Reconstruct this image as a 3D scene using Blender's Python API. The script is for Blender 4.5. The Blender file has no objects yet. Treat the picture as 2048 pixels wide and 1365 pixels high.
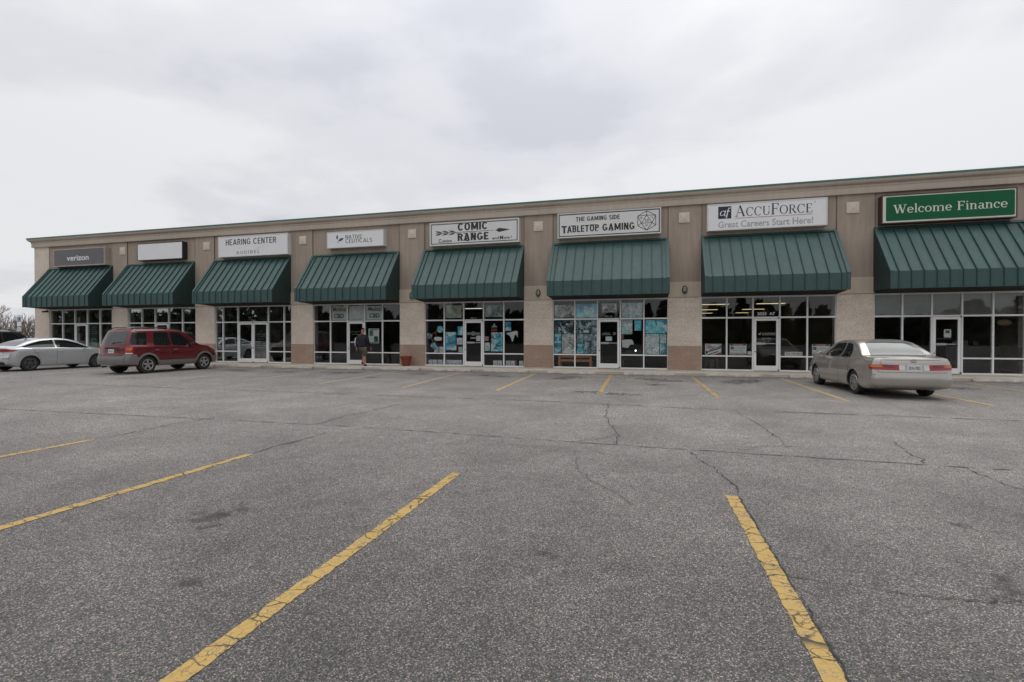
import bpy, bmesh, math, random
import numpy as np
from mathutils import Vector, Matrix
from mathutils.bvhtree import BVHTree

C = bpy.context.scene
COL = C.collection
R = math.radians
rnd = random.Random(11)

# ------------------------------------------------------------------ camera
cd = bpy.data.cameras.new('camera')
cam = bpy.data.objects.new('camera', cd)
COL.objects.link(cam)
cam.location = (0, 0, 1.518)
cam.rotation_euler = (R(90 - 0.55), 0, R(14.97))
cd.sensor_width = 36
cd.lens = 976.9 / 2048 * 36
cd.clip_start = 0.05
cd.clip_end = 2000
C.camera = cam

# ------------------------------------------------------------------ sky and sun
SUN_EL, SUN_AZ = R(58), R(20)          # sun veiled by cloud, high behind the building
world = bpy.data.worlds.new('World')
C.world = world
world.use_nodes = True
wt = world.node_tree
wt.nodes.clear()


def wn(t, **k):
    n = wt.nodes.new(t)
    for a, v in k.items():
        setattr(n, a, v)
    return n


def wl(a, b):
    wt.links.new(a, b)


out = wn('ShaderNodeOutputWorld')
sky = wn('ShaderNodeTexSky', sky_type='NISHITA', sun_disc=False, sun_elevation=SUN_EL, sun_rotation=SUN_AZ)
bg_sky = wn('ShaderNodeBackground')
bg_sky.inputs['Strength'].default_value = 0.1
wl(sky.outputs[0], bg_sky.inputs[0])
tc = wn('ShaderNodeTexCoord')
sep = wn('ShaderNodeSeparateXYZ')
wl(tc.outputs['Generated'], sep.inputs[0])


def wmath(op, a, b=None, c=None, clamp=False):
    n = wn('ShaderNodeMath', operation=op, use_clamp=clamp)
    for i, v in enumerate((a, b, c)):
        if v is None:
            continue
        if isinstance(v, (int, float)):
            n.inputs[i].default_value = v
        else:
            wl(v, n.inputs[i])
    return n.outputs[0]


zz = wmath('MAXIMUM', sep.outputs[2], 0.0)
den = wmath('ADD', zz, 0.16)
cu = wmath('DIVIDE', sep.outputs[0], den)
cv = wmath('DIVIDE', sep.outputs[1], den)
comb = wn('ShaderNodeCombineXYZ')
wl(cu, comb.inputs[0])
wl(cv, comb.inputs[1])
comb.inputs[2].default_value = 17.6


def wnoise(scale, det, rough, dist=0.0):
    n = wn('ShaderNodeTexNoise')
    n.inputs['Scale'].default_value = scale
    n.inputs['Detail'].default_value = det
    n.inputs['Roughness'].default_value = rough
    n.inputs['Distortion'].default_value = dist
    wl(comb.outputs[0], n.inputs['Vector'])
    return n.outputs[0]


n1 = wnoise(0.8, 7, 0.52, 0.25)
n2 = wnoise(2.1, 5, 0.5)
nn = wmath('ADD', wmath('MULTIPLY', n1, 0.78), wmath('MULTIPLY', n2, 0.22))
ramp = wn('ShaderNodeValToRGB')
wl(nn, ramp.inputs[0])
cr = ramp.color_ramp
cr.interpolation = 'EASE'
cr.elements[0].position = 0.37
cr.elements[0].color = (0.572, 0.578, 0.628, 1)
cr.elements[1].position = 0.56
cr.elements[1].color = (0.775, 0.777, 0.786, 1)
e = cr.elements.new(0.45)
e.color = (0.672, 0.677, 0.708, 1)
# the cloud layer is brighter overhead than towards the horizon, as any overcast sky is
lift = wmath('MULTIPLY', wmath('MULTIPLY_ADD', wmath('POWER', zz, 3.4), 1.7, 0.86), wmath('MULTIPLY_ADD', sep.outputs[1], 0.05, 1.0))
bg_cl = wn('ShaderNodeBackground')
wl(ramp.outputs[0], bg_cl.inputs[0])
wl(lift, bg_cl.inputs[1])
mx = wn('ShaderNodeMixShader')
mx.inputs[0].default_value = 0.93
wl(bg_sky.outputs[0], mx.inputs[1])
wl(bg_cl.outputs[0], mx.inputs[2])
wl(mx.outputs[0], out.inputs[0])

sd = bpy.data.lights.new('sun', 'SUN')
sd.energy = 0.6
sd.angle = R(40)
sd.color = (1.0, 0.96, 0.9)
sun = bpy.data.objects.new('sun', sd)
COL.objects.link(sun)
sun.location = (5, 60, 80)
sdir = Vector((math.sin(SUN_AZ) * math.cos(SUN_EL), math.cos(SUN_AZ) * math.cos(SUN_EL), math.sin(SUN_EL)))
sun.rotation_euler = sdir.to_track_quat('Z', 'Y').to_euler()

C.view_settings.view_transform = 'Standard'
C.view_settings.look = 'None'
C.view_settings.exposure = 0.26
C.view_settings.gamma = 1.0
C.view_settings.use_curve_mapping = False
C.render.film_transparent = False

# ------------------------------------------------------------------ material helpers


def newmat(name):
    m = bpy.data.materials.new(name)
    m.use_nodes = True
    nt = m.node_tree
    nt.nodes.clear()
    o = nt.nodes.new('ShaderNodeOutputMaterial')

    def N(t, **k):
        n = nt.nodes.new(t)
        for a, v in k.items():
            if isinstance(v, tuple) and a == 'ins':
                continue
            setattr(n, a, v)
        return n

    def L(a, b):
        nt.links.new(a, b)
    return m, nt, o, N, L


def M2(N, L, op, a, b=None, c=None, clamp=False):
    n = N('ShaderNodeMath', operation=op, use_clamp=clamp)
    for i, v in enumerate((a, b, c)):
        if v is None:
            continue
        if isinstance(v, (int, float)):
            n.inputs[i].default_value = v
        else:
            L(v, n.inputs[i])
    return n.outputs[0]


def mixc(N, L, f, a, b, mode='MIX'):
    n = N('ShaderNodeMix', data_type='RGBA', blend_type=mode)
    for sock, v in ((n.inputs[0], f), (n.inputs[6], a), (n.inputs[7], b)):
        if isinstance(v, (int, float)):
            sock.default_value = v
        elif isinstance(v, tuple):
            sock.default_value = v if len(v) == 4 else (*v, 1)
        else:
            L(v, sock)
    return n.outputs[2]


def noise(N, L, vec, scale, det=3, rough=0.5, dist=0.0):
    n = N('ShaderNodeTexNoise')
    n.inputs['Scale'].default_value = scale
    n.inputs['Detail'].default_value = det
    n.inputs['Roughness'].default_value = rough
    n.inputs['Distortion'].default_value = dist
    L(vec, n.inputs['Vector'])
    return n


def maprange(N, L, v, a, b, c, d):
    n = N('ShaderNodeMapRange')
    L(v, n.inputs[0])
    for i, x in enumerate((a, b, c, d)):
        n.inputs[i + 1].default_value = x
    return n.outputs[0]


MATS = {}


def mat(name, col, rough=0.6, metal=0.0, var=0.12, vs=2.5, bump=0.0, bs=60, coat=0.0, spec=0.5, streak=0.0, emit=0.0):
    if name in MATS:
        return MATS[name]
    m, nt, o, N, L = newmat(name)
    p = N('ShaderNodeBsdfPrincipled')
    g = N('ShaderNodeNewGeometry')
    f = noise(N, L, g.outputs['Position'], vs, 4, 0.6).outputs[0]
    f2 = maprange(N, L, f, 0.3, 0.7, 1 - var, 1 + var)
    if streak:
        mp = N('ShaderNodeMapping')
        mp.inputs['Scale'].default_value = (3.0, 3.0, 0.25)
        L(g.outputs['Position'], mp.inputs[0])
        s = noise(N, L, mp.outputs[0], 2.2, 4, 0.6).outputs[0]
        f2 = M2(N, L, 'MULTIPLY', f2, maprange(N, L, s, 0.3, 0.72, 1 + streak, 1 - streak))
    vm = N('ShaderNodeVectorMath', operation='SCALE')
    vm.inputs[0].default_value = col
    L(f2, vm.inputs['Scale'])
    L(vm.outputs[0], p.inputs['Base Color'])
    p.inputs['Roughness'].default_value = rough
    p.inputs['Metallic'].default_value = metal
    p.inputs['Specular IOR Level'].default_value = spec
    if coat:
        p.inputs['Coat Weight'].default_value = coat
        p.inputs['Coat Roughness'].default_value = 0.04
    if bump:
        b = N('ShaderNodeBump')
        b.inputs['Strength'].default_value = bump
        b.inputs['Distance'].default_value = 0.01
        L(noise(N, L, g.outputs['Position'], bs, 3, 0.6).outputs[0], b.inputs['Height'])
        L(b.outputs[0], p.inputs['Normal'])
    if emit:
        p.inputs['Emission Color'].default_value = (*col, 1)
        p.inputs['Emission Strength'].default_value = emit
    L(p.outputs[0], o.inputs[0])
    MATS[name] = m
    return m


def asphalt_mat():
    m, nt, o, N, L = newmat('worn asphalt')
    p = N('ShaderNodeBsdfPrincipled')
    g = N('ShaderNodeNewGeometry')
    P = g.outputs['Position']
    v = N('ShaderNodeTexVoronoi', feature='F1')
    v.inputs['Scale'].default_value = 150
    L(P, v.inputs['Vector'])
    sc = N('ShaderNodeSeparateColor')
    L(v.outputs['Color'], sc.inputs[0])
    r = N('ShaderNodeValToRGB')
    L(sc.outputs[0], r.inputs[0])
    e = r.color_ramp.elements
    e[0].position, e[0].color = 0.0, (0.064, 0.062, 0.059, 1)
    e[1].position, e[1].color = 1.0, (0.40, 0.38, 0.35, 1)
    for pos, c in ((0.35, (0.092, 0.0885, 0.084)), (0.62, (0.133, 0.127, 0.119)), (0.85, (0.20, 0.19, 0.177))):
        x = r.color_ramp.elements.new(pos)
        x.color = (*c, 1)
    hue = mixc(N, L, 0.16, r.outputs[0], v.outputs['Color'], 'SOFT_LIGHT')
    # binder round the stones
    edge = maprange(N, L, v.outputs['Distance'], 0.35, 0.75, 1.0, 0.45)
    n0 = noise(N, L, P, 0.09, 5, 0.6).outputs[0]
    n1 = noise(N, L, P, 0.7, 5, 0.62, 0.4).outputs[0]
    n2 = noise(N, L, P, 6.0, 4, 0.6).outputs[0]
    n3 = noise(N, L, P, 34, 3, 0.6).outputs[0]
    f = M2(N, L, 'MULTIPLY', maprange(N, L, n0, 0.3, 0.7, 0.88, 1.12), maprange(N, L, n1, 0.3, 0.7, 0.76, 1.2))
    f = M2(N, L, 'MULTIPLY', f, maprange(N, L, n2, 0.3, 0.7, 0.88, 1.12))
    f = M2(N, L, 'MULTIPLY', f, maprange(N, L, n3, 0.3, 0.7, 0.86, 1.14))
    # the lane ramp: asphalt painted darker towards the camera, for view angle and vignette
    sp = N('ShaderNodeSeparateXYZ')
    L(P, sp.inputs[0])
    w = N('ShaderNodeTexWave', wave_type='BANDS', bands_direction='Y')
    lane = M2(N, L, 'ADD', sp.outputs[1], M2(N, L, 'MULTIPLY', n0, 2.0))
    near_dark = maprange(N, L, lane, 2.4, 9.0, 0.53, 1.05)
    f = M2(N, L, 'MULTIPLY', f, near_dark)
    f = M2(N, L, 'MULTIPLY', f, edge)
    # scattered dark blots
    b = noise(N, L, P, 1.6, 5, 0.68, 0.6).outputs[0]
    f = M2(N, L, 'MULTIPLY', f, maprange(N, L, b, 0.66, 0.74, 1.0, 0.72))
    vm = N('ShaderNodeVectorMath', operation='SCALE')
    L(hue, vm.inputs[0])
    L(M2(N, L, 'MULTIPLY', f, 1.58), vm.inputs['Scale'])
    wm = N('ShaderNodeVectorMath', operation='MULTIPLY')
    L(vm.outputs[0], wm.inputs[0])
    wm.inputs[1].default_value = (1.008, 1.0, 0.985)
    L(wm.outputs[0], p.inputs['Base Color'])
    p.inputs['Roughness'].default_value = 0.88
    bu = N('ShaderNodeBump')
    bu.inputs['Strength'].default_value = 0.35
    bu.inputs['Distance'].default_value = 0.003
    L(M2(N, L, 'SUBTRACT', 1.0, v.outputs['Distance']), bu.inputs['Height'])
    L(bu.outputs[0], p.inputs['Normal'])
    L(p.outputs[0], o.inputs[0])
    return m


def block_mat(name, c1, c2, mortar):
    m, nt, o, N, L = newmat(name)
    p = N('ShaderNodeBsdfPrincipled')
    g = N('ShaderNodeNewGeometry')
    sp = N('ShaderNodeSeparateXYZ')
    L(g.outputs['Position'], sp.inputs[0])
    cb = N('ShaderNodeCombineXYZ')
    L(M2(N, L, 'ADD', sp.outputs[0], sp.outputs[1]), cb.inputs[0])
    L(M2(N, L, 'SUBTRACT', sp.outputs[2], 0.12), cb.inputs[1])
    b = N('ShaderNodeTexBrick')
    L(cb.outputs[0], b.inputs['Vector'])
    b.inputs['Scale'].default_value = 1.0
    b.inputs['Brick Width'].default_value = 0.4
    b.inputs['Row Height'].default_value = 0.2
    b.inputs['Mortar Size'].default_value = 0.006
    b.inputs['Mortar Smooth'].default_value = 0.4
    b.inputs['Color1'].default_value = (*c1, 1)
    b.inputs['Color2'].default_value = (*c2, 1)
    b.inputs['Mortar'].default_value = (*mortar, 1)
    n = noise(N, L, g.outputs['Position'], 17, 5, 0.75).outputs[0]
    n2 = noise(N, L, g.outputs['Position'], 1.1, 4, 0.6).outputs[0]
    f = M2(N, L, 'MULTIPLY', maprange(N, L, n, 0.25, 0.75, 0.66, 1.34), maprange(N, L, n2, 0.3, 0.7, 0.9, 1.1))
    vm = N('ShaderNodeVectorMath', operation='SCALE')
    L(b.outputs[0], vm.inputs[0])
    L(f, vm.inputs['Scale'])
    L(vm.outputs[0], p.inputs['Base Color'])
    p.inputs['Roughness'].default_value = 0.92
    p.inputs['Specular IOR Level'].default_value = 0.25
    bu = N('ShaderNodeBump')
    bu.inputs['Strength'].default_value = 0.9
    bu.inputs['Distance'].default_value = 0.018
    L(M2(N, L, 'SUBTRACT', noise(N, L, g.outputs['Position'], 11, 5, 0.75).outputs[0], M2(N, L, 'MULTIPLY', b.outputs['Fac'], 0.2)), bu.inputs['Height'])
    L(bu.outputs[0], p.inputs['Normal'])
    L(p.outputs[0], o.inputs[0])
    return m


def glass_mat(name, tint, ior=1.55, boost=1.0):
    m, nt, o, N, L = newmat(name)
    t = N('ShaderNodeBsdfTransparent')
    t.inputs[0].default_value = (*tint, 1)
    gl = N('ShaderNodeBsdfGlossy')
    gl.inputs['Roughness'].default_value = 0.012
    gl.inputs['Color'].default_value = (0.92, 0.95, 0.95, 1)
    fr = N('ShaderNodeFresnel')
    fr.inputs[0].default_value = ior
    g = N('ShaderNodeNewGeometry')
    bu = N('ShaderNodeBump')
    bu.inputs['Strength'].default_value = 0.02
    bu.inputs['Distance'].default_value = 0.02
    L(noise(N, L, g.outputs['Position'], 1.6, 2, 0.5).outputs[0], bu.inputs['Height'])
    L(bu.outputs[0], gl.inputs['Normal'])
    mx = N('ShaderNodeMixShader')
    L(M2(N, L, 'MULTIPLY', fr.outputs[0], boost, clamp=True), mx.inputs[0])
    L(t.outputs[0], mx.inputs[1])
    L(gl.outputs[0], mx.inputs[2])
    L(mx.outputs[0], o.inputs[0])
    return m


def paint_line_mat(name, col, wear, cracks, tone=1.0):
    """yellow road paint, cracked and rubbed through to the asphalt"""
    m, nt, o, N, L = newmat(name)
    p = N('ShaderNodeBsdfPrincipled')
    g = N('ShaderNodeNewGeometry')
    P = g.outputs['Position']
    wob = noise(N, L, P, 7, 3, 0.6)
    va = N('ShaderNodeVectorMath', operation='MULTIPLY_ADD')
    L(wob.outputs['Color'], va.inputs[0])
    va.inputs[1].default_value = (0.10, 0.10, 0.0)
    L(P, va.inputs[2])
    v = N('ShaderNodeTexVoronoi', feature='DISTANCE_TO_EDGE')
    v.inputs['Scale'].default_value = 8.0
    mq = N('ShaderNodeMapping')
    mq.inputs['Scale'].default_value = (0.45, 1.0, 1.0)
    L(va.outputs[0], mq.inputs[0])
    L(mq.outputs[0], v.inputs['Vector'])
    v2 = N('ShaderNodeTexVoronoi', feature='DISTANCE_TO_EDGE')
    v2.inputs['Scale'].default_value = 21
    L(va.outputs[0], v2.inputs['Vector'])
    n1 = noise(N, L, P, 3.5, 3, 0.6).outputs[0]
    crack = M2(N, L, 'MULTIPLY', maprange(N, L, v.outputs['Distance'], 0.010, 0.042, 1.0, 0.0), maprange(N, L, n1, 0.38, 0.5, 0.45, 1.0))
    c2 = M2(N, L, 'MULTIPLY', maprange(N, L, v2.outputs['Distance'], 0.02, 0.05, 1.0, 0.0), maprange(N, L, n1, 0.44, 0.58, 0.0, 0.85))
    crack = M2(N, L, 'MULTIPLY', M2(N, L, 'MAXIMUM', crack, c2), cracks)
    grit = noise(N, L, P, 120, 3, 0.7).outputs[0]
    big = noise(N, L, P, 5, 5, 0.7).outputs[0]
    hole = maprange(N, L, M2(N, L, 'ADD', M2(N, L, 'MULTIPLY', grit, 0.55), M2(N, L, 'MULTIPLY', big, 0.45)), wear - 0.06, wear, 0.0, 1.0)
    yc = N('ShaderNodeVectorMath', operation='SCALE')
    yc.inputs[0].default_value = col
    L(M2(N, L, 'MULTIPLY', maprange(N, L, big, 0.3, 0.7, 0.85, 1.12), maprange(N, L, grit, 0.3, 0.7, 0.85, 1.12)), yc.inputs['Scale'])
    c = mixc(N, L, M2(N, L, 'MULTIPLY', hole, 0.8), yc.outputs[0], (0.125 * tone, 0.118 * tone, 0.11 * tone))
    c = mixc(N, L, crack, c, (0.03, 0.028, 0.025))
    L(c, p.inputs['Base Color'])
    p.inputs['Roughness'].default_value = 0.8
    L(p.outputs[0], o.inputs[0])
    return m


def stain_mat():
    """oil drip: soft edged, from the disc's own generated coordinates"""
    m, nt, o, N, L = newmat('oil stain')
    p = N('ShaderNodeBsdfPrincipled')
    p.inputs['Base Color'].default_value = (0.035, 0.034, 0.034, 1)
    p.inputs['Roughness'].default_value = 0.6
    tr = N('ShaderNodeBsdfTransparent')
    t = N('ShaderNodeTexCoord')
    g = N('ShaderNodeNewGeometry')
    ma = N('ShaderNodeVectorMath', operation='MULTIPLY_ADD')
    L(t.outputs['Generated'], ma.inputs[0])
    ma.inputs[1].default_value = (2, 2, 0)
    ma.inputs[2].default_value = (-1, -1, 0)
    ln = N('ShaderNodeVectorMath', operation='LENGTH')
    L(ma.outputs[0], ln.inputs[0])
    n = noise(N, L, g.outputs['Position'], 4.5, 6, 0.72, 0.7).outputs[0]
    d = M2(N, L, 'ADD', ln.outputs['Value'], M2(N, L, 'MULTIPLY_ADD', n, 4.6, -2.2))
    a = maprange(N, L, d, 0.05, 0.8, 0.55, 0.0)
    mx = N('ShaderNodeMixShader')
    L(a, mx.inputs[0])
    L(tr.outputs[0], mx.inputs[1])
    L(p.outputs[0], mx.inputs[2])
    L(mx.outputs[0], o.inputs[0])
    return m


def art_mat(name, cols, scale, seed, dist=1.2, vor=0.0):
    """faded printed picture: colour blotches of an abstract scene"""
    m, nt, o, N, L = newmat(name)
    p = N('ShaderNodeBsdfPrincipled')
    g = N('ShaderNodeNewGeometry')
    ad = N('ShaderNodeVectorMath', operation='ADD')
    L(g.outputs['Position'], ad.inputs[0])
    ad.inputs[1].default_value = (seed * 7.31, 0, seed * 3.17)
    nz = noise(N, L, ad.outputs[0], scale * 1.1, 5, 0.66, dist)
    n = nz.outputs[0]
    wa = N('ShaderNodeVectorMath', operation='MULTIPLY_ADD')
    L(nz.outputs['Color'], wa.inputs[0])
    wa.inputs[1].default_value = (.75, 0, .75)
    L(ad.outputs[0], wa.inputs[2])
    v = N('ShaderNodeTexVoronoi', feature='F1')
    v.inputs['Scale'].default_value = scale * 1.15
    L(wa.outputs[0], v.inputs['Vector'])
    sx = N('ShaderNodeSeparateColor')
    L(v.outputs['Color'], sx.inputs[0])
    k = max(vor, .35)
    n = M2(N, L, 'ADD', M2(N, L, 'MULTIPLY', n, 1 - k), M2(N, L, 'MULTIPLY', sx.outputs[0], k))
    r = N('ShaderNodeValToRGB')
    L(n, r.inputs[0])
    el = r.color_ramp.elements
    k = len(cols)
    a, b = .30, .66
    cols = [tuple(min(.9, x * 1.3) for x in c) for c in cols[:-1]] + [tuple(min(.92, x * 1.45) for x in cols[-1])]
    el[0].position, el[0].color = a, (*cols[0], 1)
    el[1].position, el[1].color = b, (*cols[-1], 1)
    for i in range(1, k - 1):
        x = el.new(a + (b - a) * i / (k - 1))
        x.color = (*cols[i], 1)
    ve = N('ShaderNodeTexVoronoi', feature='DISTANCE_TO_EDGE')
    ve.inputs['Scale'].default_value = scale * 1.15
    L(wa.outputs[0], ve.inputs['Vector'])
    ink = maprange(N, L, ve.outputs['Distance'], .01, .05, .2 if vor else .6, 1.0)
    vq = N('ShaderNodeVectorMath', operation='SCALE')
    L(r.outputs[0], vq.inputs[0])
    L(ink, vq.inputs['Scale'])
    r = vq
    L(r.outputs[0], p.inputs['Base Color'])
    p.inputs['Roughness'].default_value = 0.45
    L(p.outputs[0], o.inputs[0])
    return m


# ------------------------------------------------------------------ mesh helpers
class MB:
    def __init__(s):
        s.v, s.f, s.mi = [], [], []

    def quad(s, a, b, c, d, m=0):
        i = len(s.v)
        s.v += [tuple(a), tuple(b), tuple(c), tuple(d)]
        s.f.append((i, i + 1, i + 2, i + 3))
        s.mi.append(m)

    def face(s, pts, m=0):
        i = len(s.v)
        s.v += [tuple(p) for p in pts]
        s.f.append(tuple(range(i, i + len(pts))))
        s.mi.append(m)

    def box(s, x0, x1, y0, y1, z0, z1, m=0, bev=0.0):
        if bev <= 0:
            i = len(s.v)
            s.v += [(x0, y0, z0), (x1, y0, z0), (x1, y1, z0), (x0, y1, z0), (x0, y0, z1), (x1, y0, z1), (x1, y1, z1), (x0, y1, z1)]
            for q in ((0, 3, 2, 1), (4, 5, 6, 7), (0, 1, 5, 4), (1, 2, 6, 5), (2, 3, 7, 6), (3, 0, 4, 7)):
                s.f.append(tuple(i + k for k in q))
                s.mi.append(m)
            return
        bm = bmesh.new()
        bmesh.ops.create_cube(bm, size=1.0)
        for v in bm.verts:
            v.co = Vector(((x0 + x1) / 2 + v.co.x * (x1 - x0), (y0 + y1) / 2 + v.co.y * (y1 - y0), (z0 + z1) / 2 + v.co.z * (z1 - z0)))
        bmesh.ops.bevel(bm, geom=list(bm.edges), offset=bev, segments=2, affect='EDGES', profile=0.5)
        s.add_bm(bm, m)
        bm.free()

    def add_bm(s, bm, m=0):
        i = len(s.v)
        bm.verts.index_update()
        s.v += [tuple(v.co) for v in bm.verts]
        for f in bm.faces:
            s.f.append(tuple(i + v.index for v in f.verts))
            s.mi.append(m)

    def prism(s, poly, h0, h1, axis='x', m=0):
        """poly: 2D points; axis x -> (y,z), axis y -> (x,z), axis z -> (x,y)"""
        def P(p, h):
            return {'x': (h, p[0], p[1]), 'y': (p[0], h, p[1]), 'z': (p[0], p[1], h)}[axis]
        n = len(poly)
        i = len(s.v)
        s.v += [P(p, h0) for p in poly] + [P(p, h1) for p in poly]
        for k in range(n):
            a, b = k, (k + 1) % n
            s.f.append((i + a, i + b, i + n + b, i + n + a))
            s.mi.append(m)
        s.f.append(tuple(i + k for k in range(n - 1, -1, -1)))
        s.mi.append(m)
        s.f.append(tuple(i + n + k for k in range(n)))
        s.mi.append(m)

    def tube(s, pts, rad, n=8, m=0, cap=True):
        pts = [Vector(p) for p in pts]
        rads = rad if isinstance(rad, (list, tuple)) else [rad] * len(pts)
        i0 = len(s.v)
        up = Vector((0, 0, 1))
        for k, p in enumerate(pts):
            d = (pts[min(k + 1, len(pts) - 1)] - pts[max(k - 1, 0)]).normalized()
            a = d.cross(up if abs(d.z) < 0.9 else Vector((1, 0, 0))).normalized()
            b = d.cross(a)
            for j in range(n):
                t = 2 * math.pi * j / n
                s.v.append(tuple(p + (a * math.cos(t) + b * math.sin(t)) * rads[k]))
        for k in range(len(pts) - 1):
            for j in range(n):
                a, b = i0 + k * n + j, i0 + k * n + (j + 1) % n
                s.f.append((a, b, b + n, a + n))
                s.mi.append(m)
        if cap:
            s.f.append(tuple(i0 + j for j in range(n)))
            s.mi.append(m)
            s.f.append(tuple(i0 + (len(pts) - 1) * n + j for j in range(n - 1, -1, -1)))
            s.mi.append(m)

    def lathe(s, prof, n=32, m=0, axis='z', c=(0, 0, 0), mfun=None):
        i0 = len(s.v)
        for k, (r, h) in enumerate(prof):
            for j in range(n):
                t = 2 * math.pi * j / n
                a, b = r * math.cos(t), r * math.sin(t)
                q = {'z': (a, b, h), 'x': (h, a, b), 'y': (a, h, b)}[axis]
                s.v.append((q[0] + c[0], q[1] + c[1], q[2] + c[2]))
        for k in range(len(prof) - 1):
            for j in range(n):
                a, b = i0 + k * n + j, i0 + k * n + (j + 1) % n
                s.f.append((a, b, b + n, a + n))
                s.mi.append(m)

    def build(s, name, mats, parent=None, loc=None, smooth=False, sharp=35, fix=True):
        me = bpy.data.meshes.new(name)
        o3 = Vector(loc) if loc is not None else Vector((0, 0, 0))
        me.from_pydata([tuple(Vector(v) - o3) for v in s.v], [], s.f)
        if not isinstance(mats, (list, tuple)):
            mats = [mats]
        for m in mats:
            me.materials.append(m)
        for p, i in zip(me.polygons, s.mi):
            p.material_index = min(i, len(mats) - 1)
        if fix:
            bm = bmesh.new()
            bm.from_mesh(me)
            bmesh.ops.remove_doubles(bm, verts=bm.verts, dist=1e-5)
            bmesh.ops.recalc_face_normals(bm, faces=bm.faces)
            if smooth:
                for f in bm.faces:
                    f.smooth = True
                for ed in bm.edges:
                    if len(ed.link_faces) == 2 and ed.calc_face_angle(0) > R(sharp):
                        ed.smooth = False
            bm.to_mesh(me)
            bm.free()
        me.update()
        ob = bpy.data.objects.new(name, me)
        COL.objects.link(ob)
        if loc is not None:
            ob.location = loc
        if parent is not None:
            ob.parent = parent
        return ob


def empty(name, loc, rz=0.0):
    o = bpy.data.objects.new(name, None)
    o.empty_display_size = 0.2
    o.location = loc
    o.rotation_euler = (0, 0, rz)
    COL.objects.link(o)
    return o


def tag(o, label=None, cat=None, group=None, kind=None):
    if label:
        o['label'] = label
    if cat:
        o['category'] = cat
    if group:
        o['group'] = group
    if kind:
        o['kind'] = kind
    return o


def copy_tree(o, parent=None):
    c = o.copy()
    COL.objects.link(c)
    c.parent = parent
    for ch in list(o.children):
        copy_tree(ch, c)
    return c


def boxobj(name, m, x0, x1, y0, y1, z0, z1, parent=None, loc=None, bev=0.0, smooth=False):
    b = MB()
    b.box(x0, x1, y0, y1, z0, z1, bev=bev)
    return b.build(name, m, parent, loc, smooth=smooth)


def local(parent, o):
    """re-express a mesh built in world coordinates under its parent's location"""
    o.parent = parent
    me = o.data
    me.transform(Matrix.Translation(-Vector(parent.location)))
    return o


# text from the built-in font, fitted to a rectangle of a wall plane (x across, z up, facing -y)
def text_mesh(s, bold=0.0, spacing=1.0, shear=0.0, ext=0.0):
    cu = bpy.data.curves.new('lettering', 'FONT')
    cu.body = s
    cu.offset = bold
    cu.space_character = spacing
    cu.shear = shear
    cu.resolution_u = 3
    cu.extrude = ext
    ob = bpy.data.objects.new('lettering', cu)
    COL.objects.link(ob)
    dg = bpy.context.evaluated_depsgraph_get()
    me = bpy.data.meshes.new_from_object(ob.evaluated_get(dg))
    bpy.data.objects.remove(ob)
    bpy.data.curves.remove(cu)
    vs = [tuple(v.co) for v in me.vertices]
    fs = [tuple(p.vertices) for p in me.polygons]
    bpy.data.meshes.remove(me)
    return vs, fs


def fit_text(mb, s, x0, x1, z0, z1, y, m=0, **k):
    vs, fs = text_mesh(s, **k)
    xs = [v[0] for v in vs]
    ys = [v[1] for v in vs]
    ax, bx, ay, by = min(xs), max(xs), min(ys), max(ys)
    i = len(mb.v)
    for v in vs:
        mb.v.append((x0 + (v[0] - ax) / (bx - ax) * (x1 - x0), y - v[2], z0 + (v[1] - ay) / (by - ay) * (z1 - z0)))
    for f in fs:
        mb.f.append(tuple(i + q for q in f))
        mb.mi.append(m)


# a small serif alphabet drawn as strokes; unit: cap height 1, x-height .66
def _stroke(o, a, b, w):
    a, b = Vector(a), Vector(b)
    d = (b - a).normalized()
    n = Vector((-d.y, d.x)) * w / 2
    o.append([a - n, b - n, b + n, a + n])


def _vs(o, x, z0, z1, w, serif=0.1, top=True, bot=True):
    o.append([Vector((x - w / 2, z0)), Vector((x + w / 2, z0)), Vector((x + w / 2, z1)), Vector((x - w / 2, z1))])
    for f, z, d in ((bot, z0, 0.05), (top, z1, -0.05)):
        if f:
            o.append([Vector((x - w / 2 - serif, z)), Vector((x + w / 2 + serif, z)), Vector((x + w / 2 + serif * .6, z + d)), Vector((x - w / 2 - serif * .6, z + d))])


def _arc(o, cx, cz, rx, rz, a0, a1, thick, thin, n=22):
    pts = []
    for i in range(n + 1):
        t = R(a0 + (a1 - a0) * i / n)
        k = abs(math.cos(t))
        w = thin + (thick - thin) * k
        ix, iz = rx - w, rz - thin
        pts.append((Vector((cx + rx * math.cos(t), cz + rz * math.sin(t))), Vector((cx + (rx - (thin + (thick - thin) * 1.0)) * math.cos(t), cz + iz * math.sin(t)))))
    for i in range(n):
        o.append([pts[i][0], pts[i + 1][0], pts[i + 1][1], pts[i][1]])


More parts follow.
